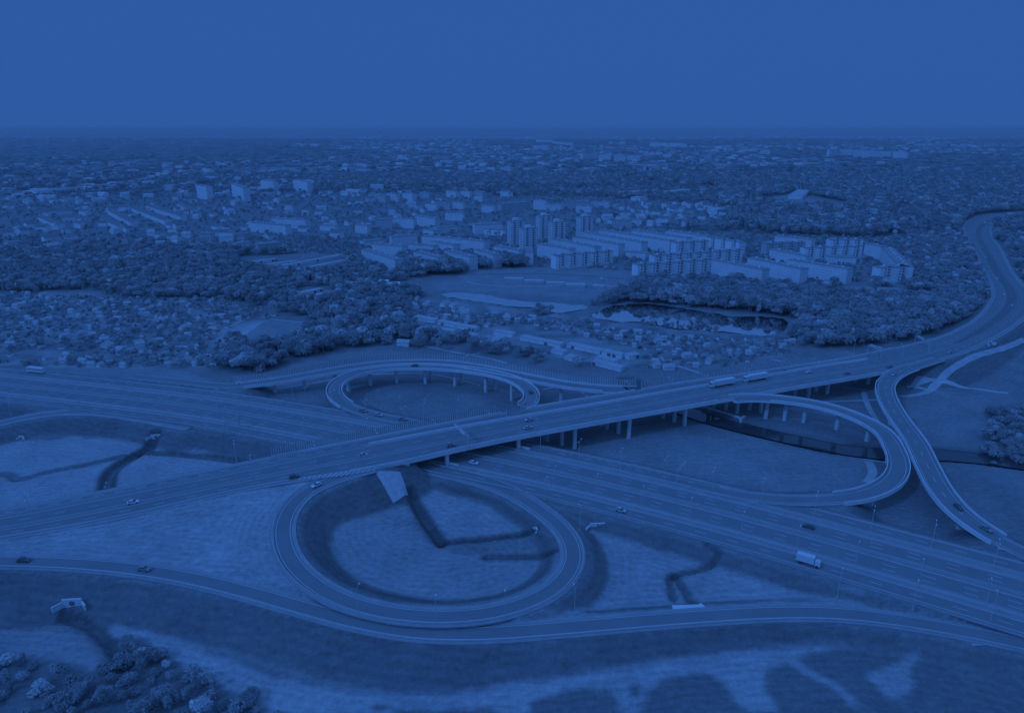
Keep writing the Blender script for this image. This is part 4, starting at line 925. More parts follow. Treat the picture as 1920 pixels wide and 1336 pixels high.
block('small two-storey white clinic between two slabs', 1173, 472.5, 1211, 476, 7, 14)
block('large white school left of the paired towers', 891, 421.7, 942, 420, 14, 22)
block('lower school wing with dark windows in front of the large school', 908, 430, 943, 431.7, 8, 14, 'bal')
block('slanting white slab at the left end of the estate', 677.5, 467.5, 740, 488, B5)
block('balcony slab second from the left end, in front', 775, 472, 820, 483, B5)
block('white slab half hidden behind the left of the dark tree row', 833, 470, 880, 482, B5)
block('white slab behind the dark tree row, second from left', 887.5, 467.5, 925, 478, B5)
block('white slab with many roof vents behind the dark tree row', 925, 461.7, 973, 470, B5)
block('narrow white gable right of the dark tree row', 985, 473, 1000, 473, B5, 40)
block('white slab behind the second balcony slab from the left', 763, 457, 812, 462, B5)
block('plain white slab in the left of the estate, between trees', 697, 457.5, 755, 462.5, B5)
block('white block lit on its front, top left of the estate', 734, 444, 782.5, 441, B5)
block('very long white slab running behind the left of the estate', 790, 442.5, 907, 453, B5)
block('white slab just in front of the very long one', 808, 453, 850, 460, 12)
block('low white hall at the left rim of the estate', 682.5, 453, 720, 449, 6, 14)
block('block with front shade in its wall colour, above the estate, leftmost of three', 704, 412, 734, 411.7, B5, wall=WALL2)  # front is in shade; the greyer wall tone carries that shade
block('white block above the estate, middle of three', 738, 409, 775, 411, B5)
block('white block above the estate, rightmost of three', 778, 405, 815, 410, B5)
block('block with a pointed gable, right above the three', 834, 399, 868, 400, 13)
block('white block left of the three above the estate', 665, 421.7, 688, 423, 12)
block('low white block further left of the estate', 599, 422.5, 627, 424, 8)
block('long low hall above the middle of the estate', 793, 430, 812, 433, 7, 16)
block('low wing right of the long low hall', 820, 427, 857, 424, 9, 14)
block('white slab left of centre, lower of two overlapping', 468, 417, 535, 423, 14)
block('white slab left of centre, upper of two overlapping', 508, 409, 572, 413, 14)
block('small squat block with white left side, left third', 372, 438, 395, 438, 12, 14, wall=WALL2)
block('long low shed roof left third, right of the squat block', 400, 445, 470, 437, 5, 12, wall=WALL2)
block('pale two-storey block at the edge of the left wood', 445, 457, 472, 454, 10, 14)
block('grey block right of the pale two-storey one', 483, 459, 528, 455, 12, 12, wall=WALL2)
block('white house block at the far left edge', 15, 455, 42, 452, 9, 14)
# distant schools / flats between the towers and the woods
k = 0
for x1, y1, x2, y2, h in ((690, 362, 722, 368, 14), (725, 362, 742, 364, 16), (754, 362, 773, 364, 16), (787, 360, 804, 362, 13), (836, 357, 855, 360, 14), (863, 358, 880, 359, 14), (888, 358, 905, 361, 14), (938, 358, 953, 361, 12),
                          (797, 382, 818, 383, 13), (822, 381, 843, 382, 13), (847, 379, 868, 380, 13), (903, 385, 926, 386, 13), (940, 383, 992, 379, 14), (1000, 375, 1023, 376, 18), (1022, 383, 1052, 383, 13), (1056, 379, 1108, 378, 14), (1080, 386, 1108, 387, 12), (1110, 378, 1142, 378, 13),
                          (1152, 413, 1185, 413, 12), (1170, 411, 1203, 412, 10)):
    block('distant white block, %s from the left of the two rows above the towers' % ordn(k), x1, y1, x2, y2, h, 12, wall=(WALL if k % 3 else WALL2)); k += 1
k = 0
for x1, y1, x2, y2, h in ((1093, 288, 1122, 287, 34), (1123, 290, 1146, 290, 28), (1152, 291, 1173, 291, 32), (1178, 291, 1201, 291, 30), (1218, 267, 1252, 268, 34), (1255, 268, 1286, 269, 34), (1142, 265, 1150, 265, 34), (1162, 265, 1172, 265, 34),
                          (963, 257, 978, 257, 34), (985, 256, 1002, 257, 34), (1005, 261, 1036, 262, 34), (1000, 272, 1028, 272, 34), (1036, 265, 1072, 268, 28), (1387, 279, 1420, 279, 24), (1428, 281, 1445, 281, 30),
                          (1556, 281, 1575, 280, 38), (1577, 280, 1600, 280, 38), (1603, 281, 1618, 281, 38), (1620, 282, 1640, 282, 38), (1643, 283, 1652, 283, 34), (1655, 284, 1672, 284, 34), (1674, 284, 1700, 285, 34),
                          (1724, 313, 1755, 313, 14), (1487, 352, 1520, 352, 9)):
    block('far pale high-rise slab near the horizon, %s of those counted from the centre outwards' % ordn(k), x1, y1, x2, y2, h, 16, name='far_block', cat='high-rise', wall=WALL); k += 1
# wide low halls
k = 0
for x1, y1, x2, y2 in ((1175, 361, 1235, 357), (1255, 360, 1300, 356), (1200, 371, 1215, 370), (1480, 353, 1540, 352), (1505, 367, 1520, 356), (490, 316, 560, 315), (575, 315, 625, 313), (1471, 301, 1535, 297), (1500, 306, 1540, 305), (728, 284, 775, 282), (1345, 393, 1365, 392), (1355, 390, 1380, 391), (843, 311, 860, 311)):
    block('low white warehouse in the distance, %s counted from the tower group' % ordn(k), x1, y1, x2, y2, 8, 30, name='warehouse', cat='warehouse', roof=ROOFL); k += 1

def tower(label, cx, cy, h=33, w1=12.5, w2=20, an=.42):
    """front corner of the tower top at (cx, cy)"""
    a = np.array(at(cx, cy, h)); o = tag(empty('tower_block', (a[0], a[1], 0), an), label, 'tower block')
    b = MB(); b.box(w2 / 2, w1 / 2, -1, w2, w1, h + 1); b.box(w2 * .55, w1 + 2.2, -1, w2 * .7, 4.4, h - 1); b.build('wall', WALL, o)
    r = MB(); r.box(w2 / 2, w1 / 2, h, w2 + .4, w1 + .4, .5); ro = r.build('roof', ROOFF, o); r = MB(); r.box(w2 * .5, w1 * .6, h + .5, 7, 6, 3.2); r.box(w2 * .8, w1 * .5, h + .5, 3, 3, 1.6); r.build('lift_house', WALLB, ro)
    for x in (w2 * .3, w2 * .72): balc(o, x, 11)
    b = MB()
    for i in range(11): b.box(-.04, w1 * .35, 1.4 + i * 2.9, .12, 1.8, 1.4); b.box(-.04, w1 * .72, 1.4 + i * 2.9, .12, 1.2, 1.4)
    b.build('window_column', WIND, o); FOOT.append((a[0], a[1], an, w2, w1)); return o
tower('eleven-storey tower at the left of the five, behind its lower neighbour', 957, 415.5, an=.35)
tower('frontmost eleven-storey tower, second from the left', 980, 429.7, an=.35)
tower('eleven-storey tower in the middle, furthest back with a raised lift house', 1011, 406, an=.35)
tower('eleven-storey tower fourth from the left, in front of the middle one', 1035, 418, an=.35)
tower('lone eleven-storey tower at the right of the five', 1088, 408, an=.35)
for (x1, y1, x2, y2), nm in (((367, 347, 386, 350), 'leftmost'), ((433, 345, 455, 352), 'second from left, tallest'), ((488, 338, 512, 340), 'third from left'), ((549, 337, 575, 341), 'rightmost and brightest')):
    block('blank white tower among the trees in the left distance, ' + nm + ' of four', x1, y1, x2, y2, 29, 14, name='white_tower', cat='tower block', wall=WALLB)

# pitched houses
def house_mesh(L, D, h, rh):
    w_ = MB(); w_.prism([(0, 0), (L, 0), (L, D), (0, D)], -.6, h); w_.quadv([(0, 0, h), (0, D, h), (0, D / 2, h + rh)]); w_.quadv([(L, 0, h), (L, D / 2, h + rh), (L, D, h)])
    r = MB(); e = .35; r.strip([[(x, -e, h - .15), (x, D / 2, h + rh + .1), (x, D + e, h - .15), (x, D + e, h - .35), (x, D / 2, h + rh - .12), (x, -e, h - .35)] for x in (-e, L + e)], 0, closed=True)
    return w_, r
HC = {}
def house(px, py, L, D, h, rh, an, label, group, roof=ROOFT, name='house', cat='house', wall=WALLB, world=None):
    x, y = world if world else at(px, py, 0)[:2]; key = (L, D, h, rh, roof.name, wall.name); o = tag(empty(name, (x, y, ground_z(x, y)), an), label, cat, group)
    if key not in HC:
        w_, r = house_mesh(L, D, h, rh); HC[key] = (w_.build('wall', wall, o).data, r.build('roof', roof, o).data)
    else: link('wall', HC[key][0], o); link('roof', HC[key][1], o)
    FOOT.append((x, y, an, L, D)); return o
def row_house(label, x1, y1, x2, y2, h=9, roof=ROOFT):
    a = at(x1, y1, h); c = at(x2, y2, h); L = math.hypot(c[0] - a[0], c[1] - a[1]); an = math.atan2(c[1] - a[1], c[0] - a[0])
    return house(0, 0, round(L, 1), 11, h - 1, 4.2, an, label, 'terraced rows in the left distance', roof, 'terraced_row', 'terraced houses', world=(a[0], a[1]))
row_house('slanting white terrace, leftmost of the left-hand rows', 70, 405, 107, 421); row_house('white terrace with dark roof lying level at far left', 78, 396, 133, 393); row_house('short white terrace slanting right, left of the long ones', 188, 408, 220, 423)
row_house('long slanting terrace with saw-tooth dormers', 201, 393, 246, 416); row_house('level white terrace at the top of the slanting group', 212, 387, 240, 387); row_house('long white terrace, second longest of the slanting group', 246, 389, 308, 412); row_house('thin bright terrace behind the longest ones', 279, 386, 338, 404)
row_house('separate bright terrace nearest the white towers', 331, 381, 358, 393); row_house('small bright gable row below the leftmost terrace', 65, 424, 86, 424); row_house('pair of gables at the left edge, low', 5, 434, 24, 433); row_house('low gable row at the left, beside the pair', 38, 431, 54, 429); row_house('low white terrace in the middle of the left town', 118, 443, 136, 444); row_house('small terrace under the town trees at left', 95, 452, 113, 452)
# garages
def garage(label, x1, y1, x2, y2, h=2.7, D=6.5):
    a = np.array(at(x1, y1, h)); c = np.array(at(x2, y2, h)); L = float(np.hypot(*(c - a)[:2])); an = math.atan2(c[1] - a[1], c[0] - a[0]); o = tag(empty('garage_row', (a[0], a[1], 0), an), label, 'garages')
    b = MB(); b.box(L / 2, D / 2, -.6, L, D, h + .6); b.build('wall', WALLB, o); b = MB(); b.box(L / 2, D / 2, h, L + .4, D + .5, .2); b.build('roof', ROOFL, o); n = int(L / 3.4)
    for i in range(min(n, 60)):
        if rng.random() < .45: continue
        b = MB(); b.box(0, 0, .05, 2.7, .1, 2.2); k = b.build('garage_door', PAINTW if rng.random() < .62 else STEELD, o); k.location = (L * (i + .5) / n, -.04, 0)
    FOOT.append((a[0], a[1], an, L, D)); return o
garage('uppermost garage row near the left pond tip', 775, 594, 815, 600); garage('garage row behind the bare tree, left part', 820, 602, 890, 616); garage('garage row in front of it, left part', 806, 615, 850, 621); garage('short garage row just left of the bare tree', 858, 623, 888, 630)
garage('garage row right of the bare tree, rear', 925, 621, 960, 626); garage('bright-roofed garage row right of the bare tree, front', 936, 636, 950, 630)
garage('long diagonal garage row, left half', 975, 631, 1050, 646); garage('long diagonal garage row, middle', 1062, 645, 1125, 658); garage('long diagonal garage row, right half', 1128, 658, 1165, 666); garage('rear garage row at the right end, behind a shrub', 1180, 668, 1201, 664)
garage('second garage row in front, left part', 1033, 655, 1055, 660); garage('second garage row in front, right part', 1116, 669, 1151, 678); garage('nearest white garage row beside the meadow', 1109, 677, 1164, 690); garage('small white garage pair in front of the round tree', 1058, 667, 1073, 671)
garage('left garage court, back row', 452, 494, 520, 485); garage('left garage court, second row', 470, 500, 560, 489); garage('left garage court, third row', 520, 500, 640, 478); garage('left garage court, front row', 560, 505, 650, 488)
garage('small V-shaped garage court, upper arm', 563, 550, 605, 541); garage('small V-shaped garage court, lower arm', 577, 557, 615, 549)
house(0, 0, 7, 5, 2.6, 1.6, .1, 'small white pavilion house with open front near the expressway path', None, ROOFL, world=at(1246, 695, 0)[:2], name='shed', cat='shed')
house(0, 0, 4, 4, 2.6, 1.8, .3, 'tiny gabled shed left of the white pavilion house', None, ROOFL, world=at(1228, 692, 0)[:2], name='shed', cat='shed')
house(0, 0, 9, 6, 3, 1.6, -.2, 'white shed behind the highest part of the outer ramp', None, ROOFL, world=at(744, 649, 0)[:2], name='shed', cat='shed')
house(0, 0, 8, 6, 3, 2.4, 1.0, 'bright gabled cottage right below the pond tip', None, ROOFL, world=at(834, 577, 0)[:2], name='cottage', cat='cottage')
house(0, 0, 7, 6, 3, 2.2, .8, 'small gabled cottage right of the bright one', None, ROOFL, world=at(850, 579, 0)[:2], name='cottage', cat='cottage')
b = MB(); x, y, _ = at(727, 536, 0); b.box(x, y, 0, 24, 10, 3.2, .05); b.box(x - 4, y, 3.2, 10, 8, 2.6, .05); tag(b.build('pavilion', WALLB), 'flat white pavilion between the left wood and the pond meadow', 'pavilion')
for i, (px, py, L) in enumerate(((963, 526, 20), (1001, 530, 20), (1041, 534, 18), (1078, 538, 20), (1122, 540, 11), (1127, 526, 3))):
    x, y, _ = at(px, py, 0); b = MB(); b.box(0, 0, -.4, L, 7, 3.4); o = b.build('flat_hut', mat('hut_wall', .5, .1, .3) if i == 0 else bpy.data.materials['hut_wall']); o.location = (x, y, 0); o.rotation_euler = (0, 0, -.08); tag(o, ordn(i) + ' low white hut from the left in the yard between pond and estate', 'hut'); FOOT.append((x - L / 2, y - 4, 0, L, 8))
# ------------------------------------------------------------------ scattering: where things may stand
ROADP = np.vstack([np.column_stack([P[::2], hw[::2]]) for P, hw, mk in CORR]); ROADP = ROADP[:, [0, 1, 3]]
def road_clear(X, Y, m):
    ok = np.ones(len(X), bool)
    k = np.where((Y < 1500) & (X > -420) & (X < 1100))[0]
    for a in range(0, len(k), 20000):
        kk = k[a:a + 20000]; D = np.sqrt((X[kk, None] - ROADP[None, :, 0]) ** 2 + (Y[kk, None] - ROADP[None, :, 1]) ** 2) - ROADP[None, :, 2]
        ok[kk] = D.min(1) > m
    return ok
def foot_clear(X, Y, m):
    ok = np.ones(len(X), bool)
    for x, y, an, L, D in FOOT:
        dx = X - x; dy = Y - y; u = dx * math.cos(an) + dy * math.sin(an); v = -dx * math.sin(an) + dy * math.cos(an)
        ok &= ~((u > -m) & (u < L + m) & (v > -m) & (v < D + m))
    return ok
WP = [[at(x, y, 0)[:2] for x, y in poly] for _, poly in PONDS]
OPEN = [
    [(-600, 1500), (-600, 560), (-600, 683), (0, 683), (160, 688), (300, 700), (420, 712), (500, 695), (640, 668), (760, 652), (960, 668), (1060, 700), (1200, 705), (1330, 690), (1460, 668), (1600, 650), (1700, 640), (1800, 610), (1835, 580), (1850, 560), (1925, 470), (2200, 470), (2200, 640), (1920, 700), (1850, 700), (1850, 860), (1925, 890), (2200, 1500)],
    [(840, 518), (900, 505), (1010, 500), (1190, 508), (1200, 530), (1500, 545), (1750, 545), (1750, 556), (1500, 560), (1300, 552), (1180, 545), (1140, 560), (1105, 572), (940, 553), (860, 545), (720, 540), (720, 530)],
    [(405, 640), (425, 612), (480, 597), (590, 606), (565, 640), (470, 655)], [(70, 545), (195, 543), (195, 556), (80, 558)], [(0, 662), (60, 655), (160, 660), (160, 672), (0, 678)],
    [(1050, 680), (1110, 690), (1170, 695), (1220, 680), (1300, 688), (1200, 705)], [(1390, 376), (1490, 362), (1580, 378), (1600, 392), (1500, 392)], [(1300, 582), (1300, 575), (1440, 590), (1500, 600), (1490, 630), (1300, 612)],
    [(230, 300), (310, 299), (312, 303), (235, 304)], [(560, 325), (640, 325), (640, 332)], [(1330, 492), (1340, 520), (1520, 530), (1450, 510)],
    [(0, 372), (0, 360), (150, 350), (260, 335), (320, 315), (330, 330), (160, 362)], [(740, 645), (775, 650), (720, 662), (560, 690), (480, 705), (560, 670), (640, 655)],
    [(790, 548), (940, 549), (1110, 562), (1112, 602), (1040, 603), (940, 592), (800, 574)], [(1100, 578), (1150, 570), (1250, 572), (1300, 578), (1380, 590), (1480, 594), (1495, 612), (1470, 634), (1400, 638), (1260, 634), (1110, 612)],
    [(905, 628), (935, 645), (1020, 668), (1090, 682), (1165, 696), (1210, 684), (1205, 655), (960, 605)], [(765, 592), (930, 618), (930, 645), (850, 634), (780, 618)], [(450, 480), (650, 474), (650, 506), (560, 512), (450, 505)], [(560, 538), (625, 536), (620, 560), (560, 562)],
]
CANW = [at(*p, 0)[:2] for p in [(1180, 708), (1330, 776), (1570, 832), (1760, 842), (1760, 860), (1570, 850), (1330, 796), (1180, 725)]]
ZONES = [  # polygon, probability, height range, kind weights (round, broad, tall, bush)
    ('bottom', [(-80, 1236), (30, 1232), (110, 1240), (170, 1265), (195, 1240), (200, 1190), (260, 1195), (330, 1240), (420, 1290), (560, 1352), (-80, 1360)], .8, (2.5, 6), (.25, .2, .15, .4)),
    ('estate', [(640, 440), (900, 418), (1100, 405), (1260, 430), (1400, 436), (1700, 446), (1720, 520), (1500, 540), (1190, 520), (1000, 500), (740, 500), (640, 480)], .36, (3, 6), (.45, .3, .1, .15)),
    ('town', [(-60, 380), (360, 365), (1100, 368), (1350, 385), (1350, 425), (1100, 405), (900, 418), (640, 440), (640, 480), (460, 470), (200, 455), (-60, 470)], .26, (3.5, 6.5), (.45, .35, .1, .1)),
    ('row', [(738, 505), (760, 485), (985, 488), (985, 508), (900, 514), (745, 517)], .95, (12, 15), (.4, .4, .2, 0)),
    ('allot', [(-60, 548), (420, 560), (520, 590), (420, 650), (400, 690), (160, 690), (-60, 684)], .6, (2, 4.4), (.4, .25, .05, .3)),
    ('belt', [(400, 690), (430, 650), (520, 640), (640, 610), (760, 600), (800, 640), (760, 652), (640, 668), (500, 700)], .8, (6, 13), (.4, .35, .1, .15)),
    ('leftwood', [(-60, 470), (200, 455), (430, 470), (470, 520), (460, 560), (300, 560), (-60, 545)], .8, (5, 10.5), (.35, .4, .2, .05)),
    ('midwood', [(430, 510), (720, 500), (790, 550), (780, 610), (640, 640), (590, 600), (470, 570)], .72, (5, 10.5), (.4, .3, .25, .05)),
    ('gardens', [(760, 560), (840, 565), (1060, 590), (1170, 606), (1300, 620), (1490, 640), (1470, 668), (1330, 690), (1200, 690), (960, 660), (780, 620)], .6, (2, 4.4), (.4, .25, .05, .3)),
    ('rightwood', [(1140, 565), (1140, 552), (1250, 548), (1700, 552), (1850, 560), (1830, 590), (1700, 640), (1590, 655), (1490, 640), (1480, 600), (1300, 575)], .88, (6, 13), (.35, .45, .12, .08)),
    ('rightwood', [(1190, 545), (1500, 552), (1540, 600), (1485, 594), (1380, 582), (1300, 570), (1190, 562)], .95, (14, 18), (.35, .35, .3, 0)),
    ('bank', [(1195, 602), (1215, 598), (1262, 606), (1300, 600), (1345, 606), (1352, 618), (1290, 622), (1262, 616), (1200, 612)], .6, (3, 6), (.5, .2, .1, .2)),
    ('bank', [(1000, 585), (1018, 578), (1034, 584), (1030, 590), (1005, 592)], .7, (5, 8), (.7, .3, 0, 0)),
    ('edgewood', [(1700, 440), (1812, 430), (1850, 520), (1850, 560), (1700, 560)], .85, (5, 10), (.4, .4, .1, .1)),
    ('rightshrub', [(1850, 775), (1925, 765), (2100, 650), (2100, 890), (1925, 885), (1840, 862)], .75, (3, 7), (.4, .3, .05, .25)),
    ('innerwood', [(1862, 445), (1920, 430), (2050, 430), (2050, 560), (1925, 540), (1900, 490)], .5, (6, 12), (.4, .4, .1, .1)),
    ('forest', [(1150, 330), (1350, 350), (1350, 400), (1400, 436), (1620, 446), (1820, 420), (1830, 405), (2000, 390), (2000, 310), (1500, 322)], .97, (10, 16), (.3, .3, .4, 0)),
    ('forest', [(600, 330), (1150, 322), (1150, 352), (600, 352)], .9, (9, 14), (.4, .4, .2, 0)),
    ('forest', [(-60, 268), (500, 262), (500, 290), (0, 300)], .9, (9, 14), (.4, .4, .2, 0)),
]
def band(y0, y1, sp, xm=1.0):
    ys = np.arange(y0, y1, sp); out = []
    for y in ys:
        xs = np.arange(-y * xm - 20, y * xm + 20, sp); out.append(np.column_stack([xs, np.full(len(xs), y)]))
    P = np.vstack(out); P += nr.uniform(-.48, .48, P.shape) * sp; return P
def classify(P):
    X, Y = P[:, 0], P[:, 1]
    ff = Y * math.cos(PITCH) + CAMH * math.sin(PITCH); px = 960 + F * X / ff; py = 668 - F * (Y * math.sin(PITCH) - CAMH * math.cos(PITCH)) / ff
    cl = vnoise(X, Y, 90, 21) * .5 + vnoise(X, Y, 260, 22) * .5; cl2 = vnoise(X, Y, 35, 23)
    prob = np.clip(.34 + (cl - .45) * 2.1, .08, .95); prob *= np.where(cl2 > .25, 1, .45); lo = np.full(len(X), 6.0); hi = np.full(len(X), 13.0); zi = np.full(len(X), -1)
    for i, (nm, poly, p, (a, c), wts) in enumerate(ZONES):
        m = inpoly(px, py, poly); prob[m] = p * np.where(cl2[m] > .12, 1, .5); lo[m] = a; hi[m] = c; zi[m] = i
    bad = (px < -420) | (px > 2340) | (py > 1350)
    zb = np.isin(zi, [i for i, z in enumerate(ZONES) if z[0] in ('bottom', 'rightshrub', 'innerwood', 'bank')])
    for poly in OPEN: bad |= inpoly(px, py, poly) & ~zb
    zk = np.isin(zi, [i for i, z in enumerate(ZONES) if z[0] == 'bank'])
    for wpoly in WP + [CANW]: bad |= inpoly(X, Y, wpoly) & ~zk
    prob[bad] = 0
    return px, py, prob, lo, hi, zi

# ------------------------------------------------------------------ small houses and garden sheds
def pick(n, test, spm):
    out = []; tries = 0
    while len(out) < n and tries < 60000:
        tries += 1; px, py = test()
        x, y, _ = at(px, py, 0)
        if any((x - a) ** 2 + (y - b_) ** 2 < spm ** 2 for a, b_ in out): continue
        out.append((x, y))
    return out
def inp(p, poly): return bool(inpoly(np.array([p[0]]), np.array([p[1]]), poly)[0])
def sampler(polys, excl):
    def f():
        while True:
            poly = rng.choice(polys); xs = [q[0] for q in poly]; ys = [q[1] for q in poly]; p = (rng.uniform(min(xs), max(xs)), rng.uniform(min(ys), max(ys)))
            if p[0] < -5 or p[0] > 1925 or not inp(p, poly) or any(inp(p, e) for e in excl): continue
            x, y, _ = at(*p, 0); a = np.array([x]); c = np.array([y])
            if not foot_clear(a, c, 6)[0] or not road_clear(a, c, 8)[0] or any(inpoly(a, c, w_)[0] for w_ in WP + [CANW]): continue
            return p
    return f
allot = [z[1] for z in ZONES if z[0] == 'allot'][0]; gard = [z[1] for z in ZONES if z[0] == 'gardens'][0]
exA = OPEN[1:5] + OPEN[13:]
def strip_labels(items, bands, fmt):
    """items: (x, y, build(label)); label by strip and order from the left"""
    L_ = [[] for _ in bands]
    for it in items:
        py = pix(it[0], it[1], 0)[1]; i = next((k for k, (a, c, n) in enumerate(bands) if a <= py < c), len(bands) - 1); L_[i].append(it)
    for (a, c, n), its in zip(bands, L_):
        its.sort(key=lambda q: pix(q[0], q[1], 0)[0])
        for k, it in enumerate(its): it[2](fmt % (n, ordn(k)) if k < 20 else fmt % (n, ordn(k)))
GA = [at(px, py, 0)[:2] for px, py in ((52, 565), (20, 552), (46, 563), (34, 574), (115, 562), (148, 570), (172, 569), (207, 567), (255, 574), (283, 580), (300, 580), (62, 609), (122, 625), (117, 635), (55, 647), (12, 668), (117, 669), (228, 651), (298, 601), (318, 615), (355, 634), (320, 590), (388, 667), (326, 651), (420, 609), (465, 671), (196, 652), (352, 518), (250, 497), (180, 497), (160, 610), (75, 605))]
def mkshed(x, y, lab, grp, big=1.0):
    L_, D_, h_ = rng.choice([(4.5, 3.5, 2.2), (4, 3, 2.1), (6, 4, 2.4), (3, 2.6, 2.0)]); bright = rng.random()
    house(0, 0, L_, D_, h_, 1.3, rng.choice([-.35, -.3, 1.2, .1, .25]) + rng.uniform(-.1, .1), lab, grp, ROOFL if bright < .45 else ROOFT, 'garden_shed', 'shed', WALLB if bright < .8 else CONCD, world=(x, y))
its = []
for x, y in GA + pick(135, sampler([allot], exA), 9): its.append((x, y, lambda l, x=x, y=y: mkshed(x, y, l, 'garden sheds behind the motorway')))
strip_labels(its, [(0, 562, 'furthest'), (562, 585, 'fourth nearest'), (585, 608, 'third nearest'), (608, 636, 'second nearest'), (636, 999, 'nearest')], 'garden shed in the %s strip of the left allotments, %s from the left')
its = []
for x, y in pick(120, sampler([gard], exA), 9): its.append((x, y, lambda l, x=x, y=y: mkshed(x, y, l, 'garden sheds below the ponds')))
strip_labels(its, [(0, 600, 'furthest'), (600, 620, 'fourth nearest'), (620, 640, 'third nearest'), (640, 660, 'second nearest'), (660, 999, 'nearest')], 'garden shed in the %s strip of the central allotments, %s from the left')
TOWN = [[(0, 380), (360, 370), (470, 400), (460, 470), (200, 460), (0, 480)], [(360, 372), (900, 372), (900, 400), (680, 440), (470, 470), (480, 400)], [(1100, 385), (1350, 385), (1350, 425), (1120, 425)], [(420, 320), (700, 318), (700, 370), (400, 370)], [(0, 330), (300, 345), (0, 400)]]
def mkhouse(x, y, lab):
    L_, D_, h_ = rng.choice([(12, 9, 5.5), (10, 9, 6), (15, 10, 6), (18, 11, 8), (11, 10, 4)]); r_ = rng.random()
    house(0, 0, L_, D_, h_, 3.4, rng.choice([-.5, .3, 1.1, -.2]) + rng.uniform(-.15, .15), lab, 'houses of the town', ROOFT if r_ < .6 else ROOFL, 'house', 'house', WALLB, world=(x, y))
its = []
for x, y in pick(285, sampler(TOWN, OPEN), 16): its.append((x, y, lambda l, x=x, y=y: mkhouse(x, y, l)))
strip_labels(its, [(0, 345, 'furthest'), (345, 360, 'second furthest'), (360, 372, 'third furthest'), (372, 384, 'fourth furthest'), (384, 398, 'middle'), (398, 415, 'fourth nearest'), (415, 432, 'third nearest'), (432, 450, 'second nearest'), (450, 999, 'nearest')], 'pitched house in the %s strip of the left town, %s from the left')
# a far town that nobody could count: one mesh
b = MB()
for y0, y1, n, dens in ((1500, 3200, 520, .46), (3200, 7000, 1300, .5), (7000, 14000, 650, .6)):
    c_ = 0
    while c_ < n:
        y = rng.uniform(y0, y1); x = rng.uniform(-.8, .8) * y; px, py = pix(x, y, 0)
        if vnoise(np.array([x]), np.array([y]), 700 + y * .05, 31)[0] < dens: c_ += .1; continue
        if any(inp((px, py), e) for e in OPEN[6:9]) or any(inp((px, py), z[1]) for z in ZONES if z[0] == 'forest'): c_ += .1; continue
        if px < -20 or px > 1940: continue
        k = 1 + y / 9000; L_ = rng.uniform(9, 32) * k; D_ = rng.uniform(8, 13) * k; h_ = rng.choice([5, 6, 8, 12]) * (1 + y / 14000)
        b.box(x, y, -1, L_, D_, h_ + 1 + ground_z(x, y), rng.uniform(-.8, .8), rng.randrange(2)); c_ += 1
tag(b.build('far_town', [WALLB, ROOFL]), 'specks of countless houses spread through the distant woods', 'houses', None, 'stuff')

# ------------------------------------------------------------------ trees
FOL = bpy.data.materials.new('foliage'); FOL.use_nodes = True; t = FOL.node_tree; bs = t.nodes['Principled BSDF']; bs.inputs['Roughness'].default_value = .9; bs.inputs['Specular IOR Level'].default_value = .08
oi = t.nodes.new('ShaderNodeObjectInfo'); cr = t.nodes.new('ShaderNodeValToRGB'); e = cr.color_ramp.elements
for pos, v in ((0, .42),): e[0].position = pos; e[0].color = (v, v, v, 1)
e[1].position = 1.0; e[1].color = (.82, .82, .82, 1)
for pos, v in ((.35, .49), (.85, .59)): k = e.new(pos); k.color = (v, v, v, 1)
t.links.new(oi.outputs['Random'], cr.inputs[0])
tc = t.nodes.new('ShaderNodeTexCoord'); n = t.nodes.new('ShaderNodeTexNoise'); n.inputs['Scale'].default_value = .45; n.inputs['Detail'].default_value = 3; t.links.new(tc.outputs['Object'], n.inputs[0])
mr = t.nodes.new('ShaderNodeMapRange'); mr.inputs[1].default_value = .3; mr.inputs[2].default_value = .7; mr.inputs[3].default_value = .8; mr.inputs[4].default_value = 1.2; t.links.new(n.outputs[0], mr.inputs[0])
vm = t.nodes.new('ShaderNodeVectorMath'); vm.operation = 'SCALE'; t.links.new(cr.outputs[0], vm.inputs[0]); t.links.new(mr.outputs[0], vm.inputs['Scale']); t.links.new(vm.outputs[0], bs.inputs['Base Color']); tl = t.nodes.new('ShaderNodeBsdfTranslucent'); t.links.new(vm.outputs[0], tl.inputs[0]); mxf = t.nodes.new('ShaderNodeMixShader'); mxf.inputs[0].default_value = .5; t.links.new(bs.outputs[0], mxf.inputs[1]); t.links.new(tl.outputs[0], mxf.inputs[2]); t.links.new(mxf.outputs[0], t.nodes['Material Output'].inputs[0])
BARK = mat('bark', .22, .2, 2.0)
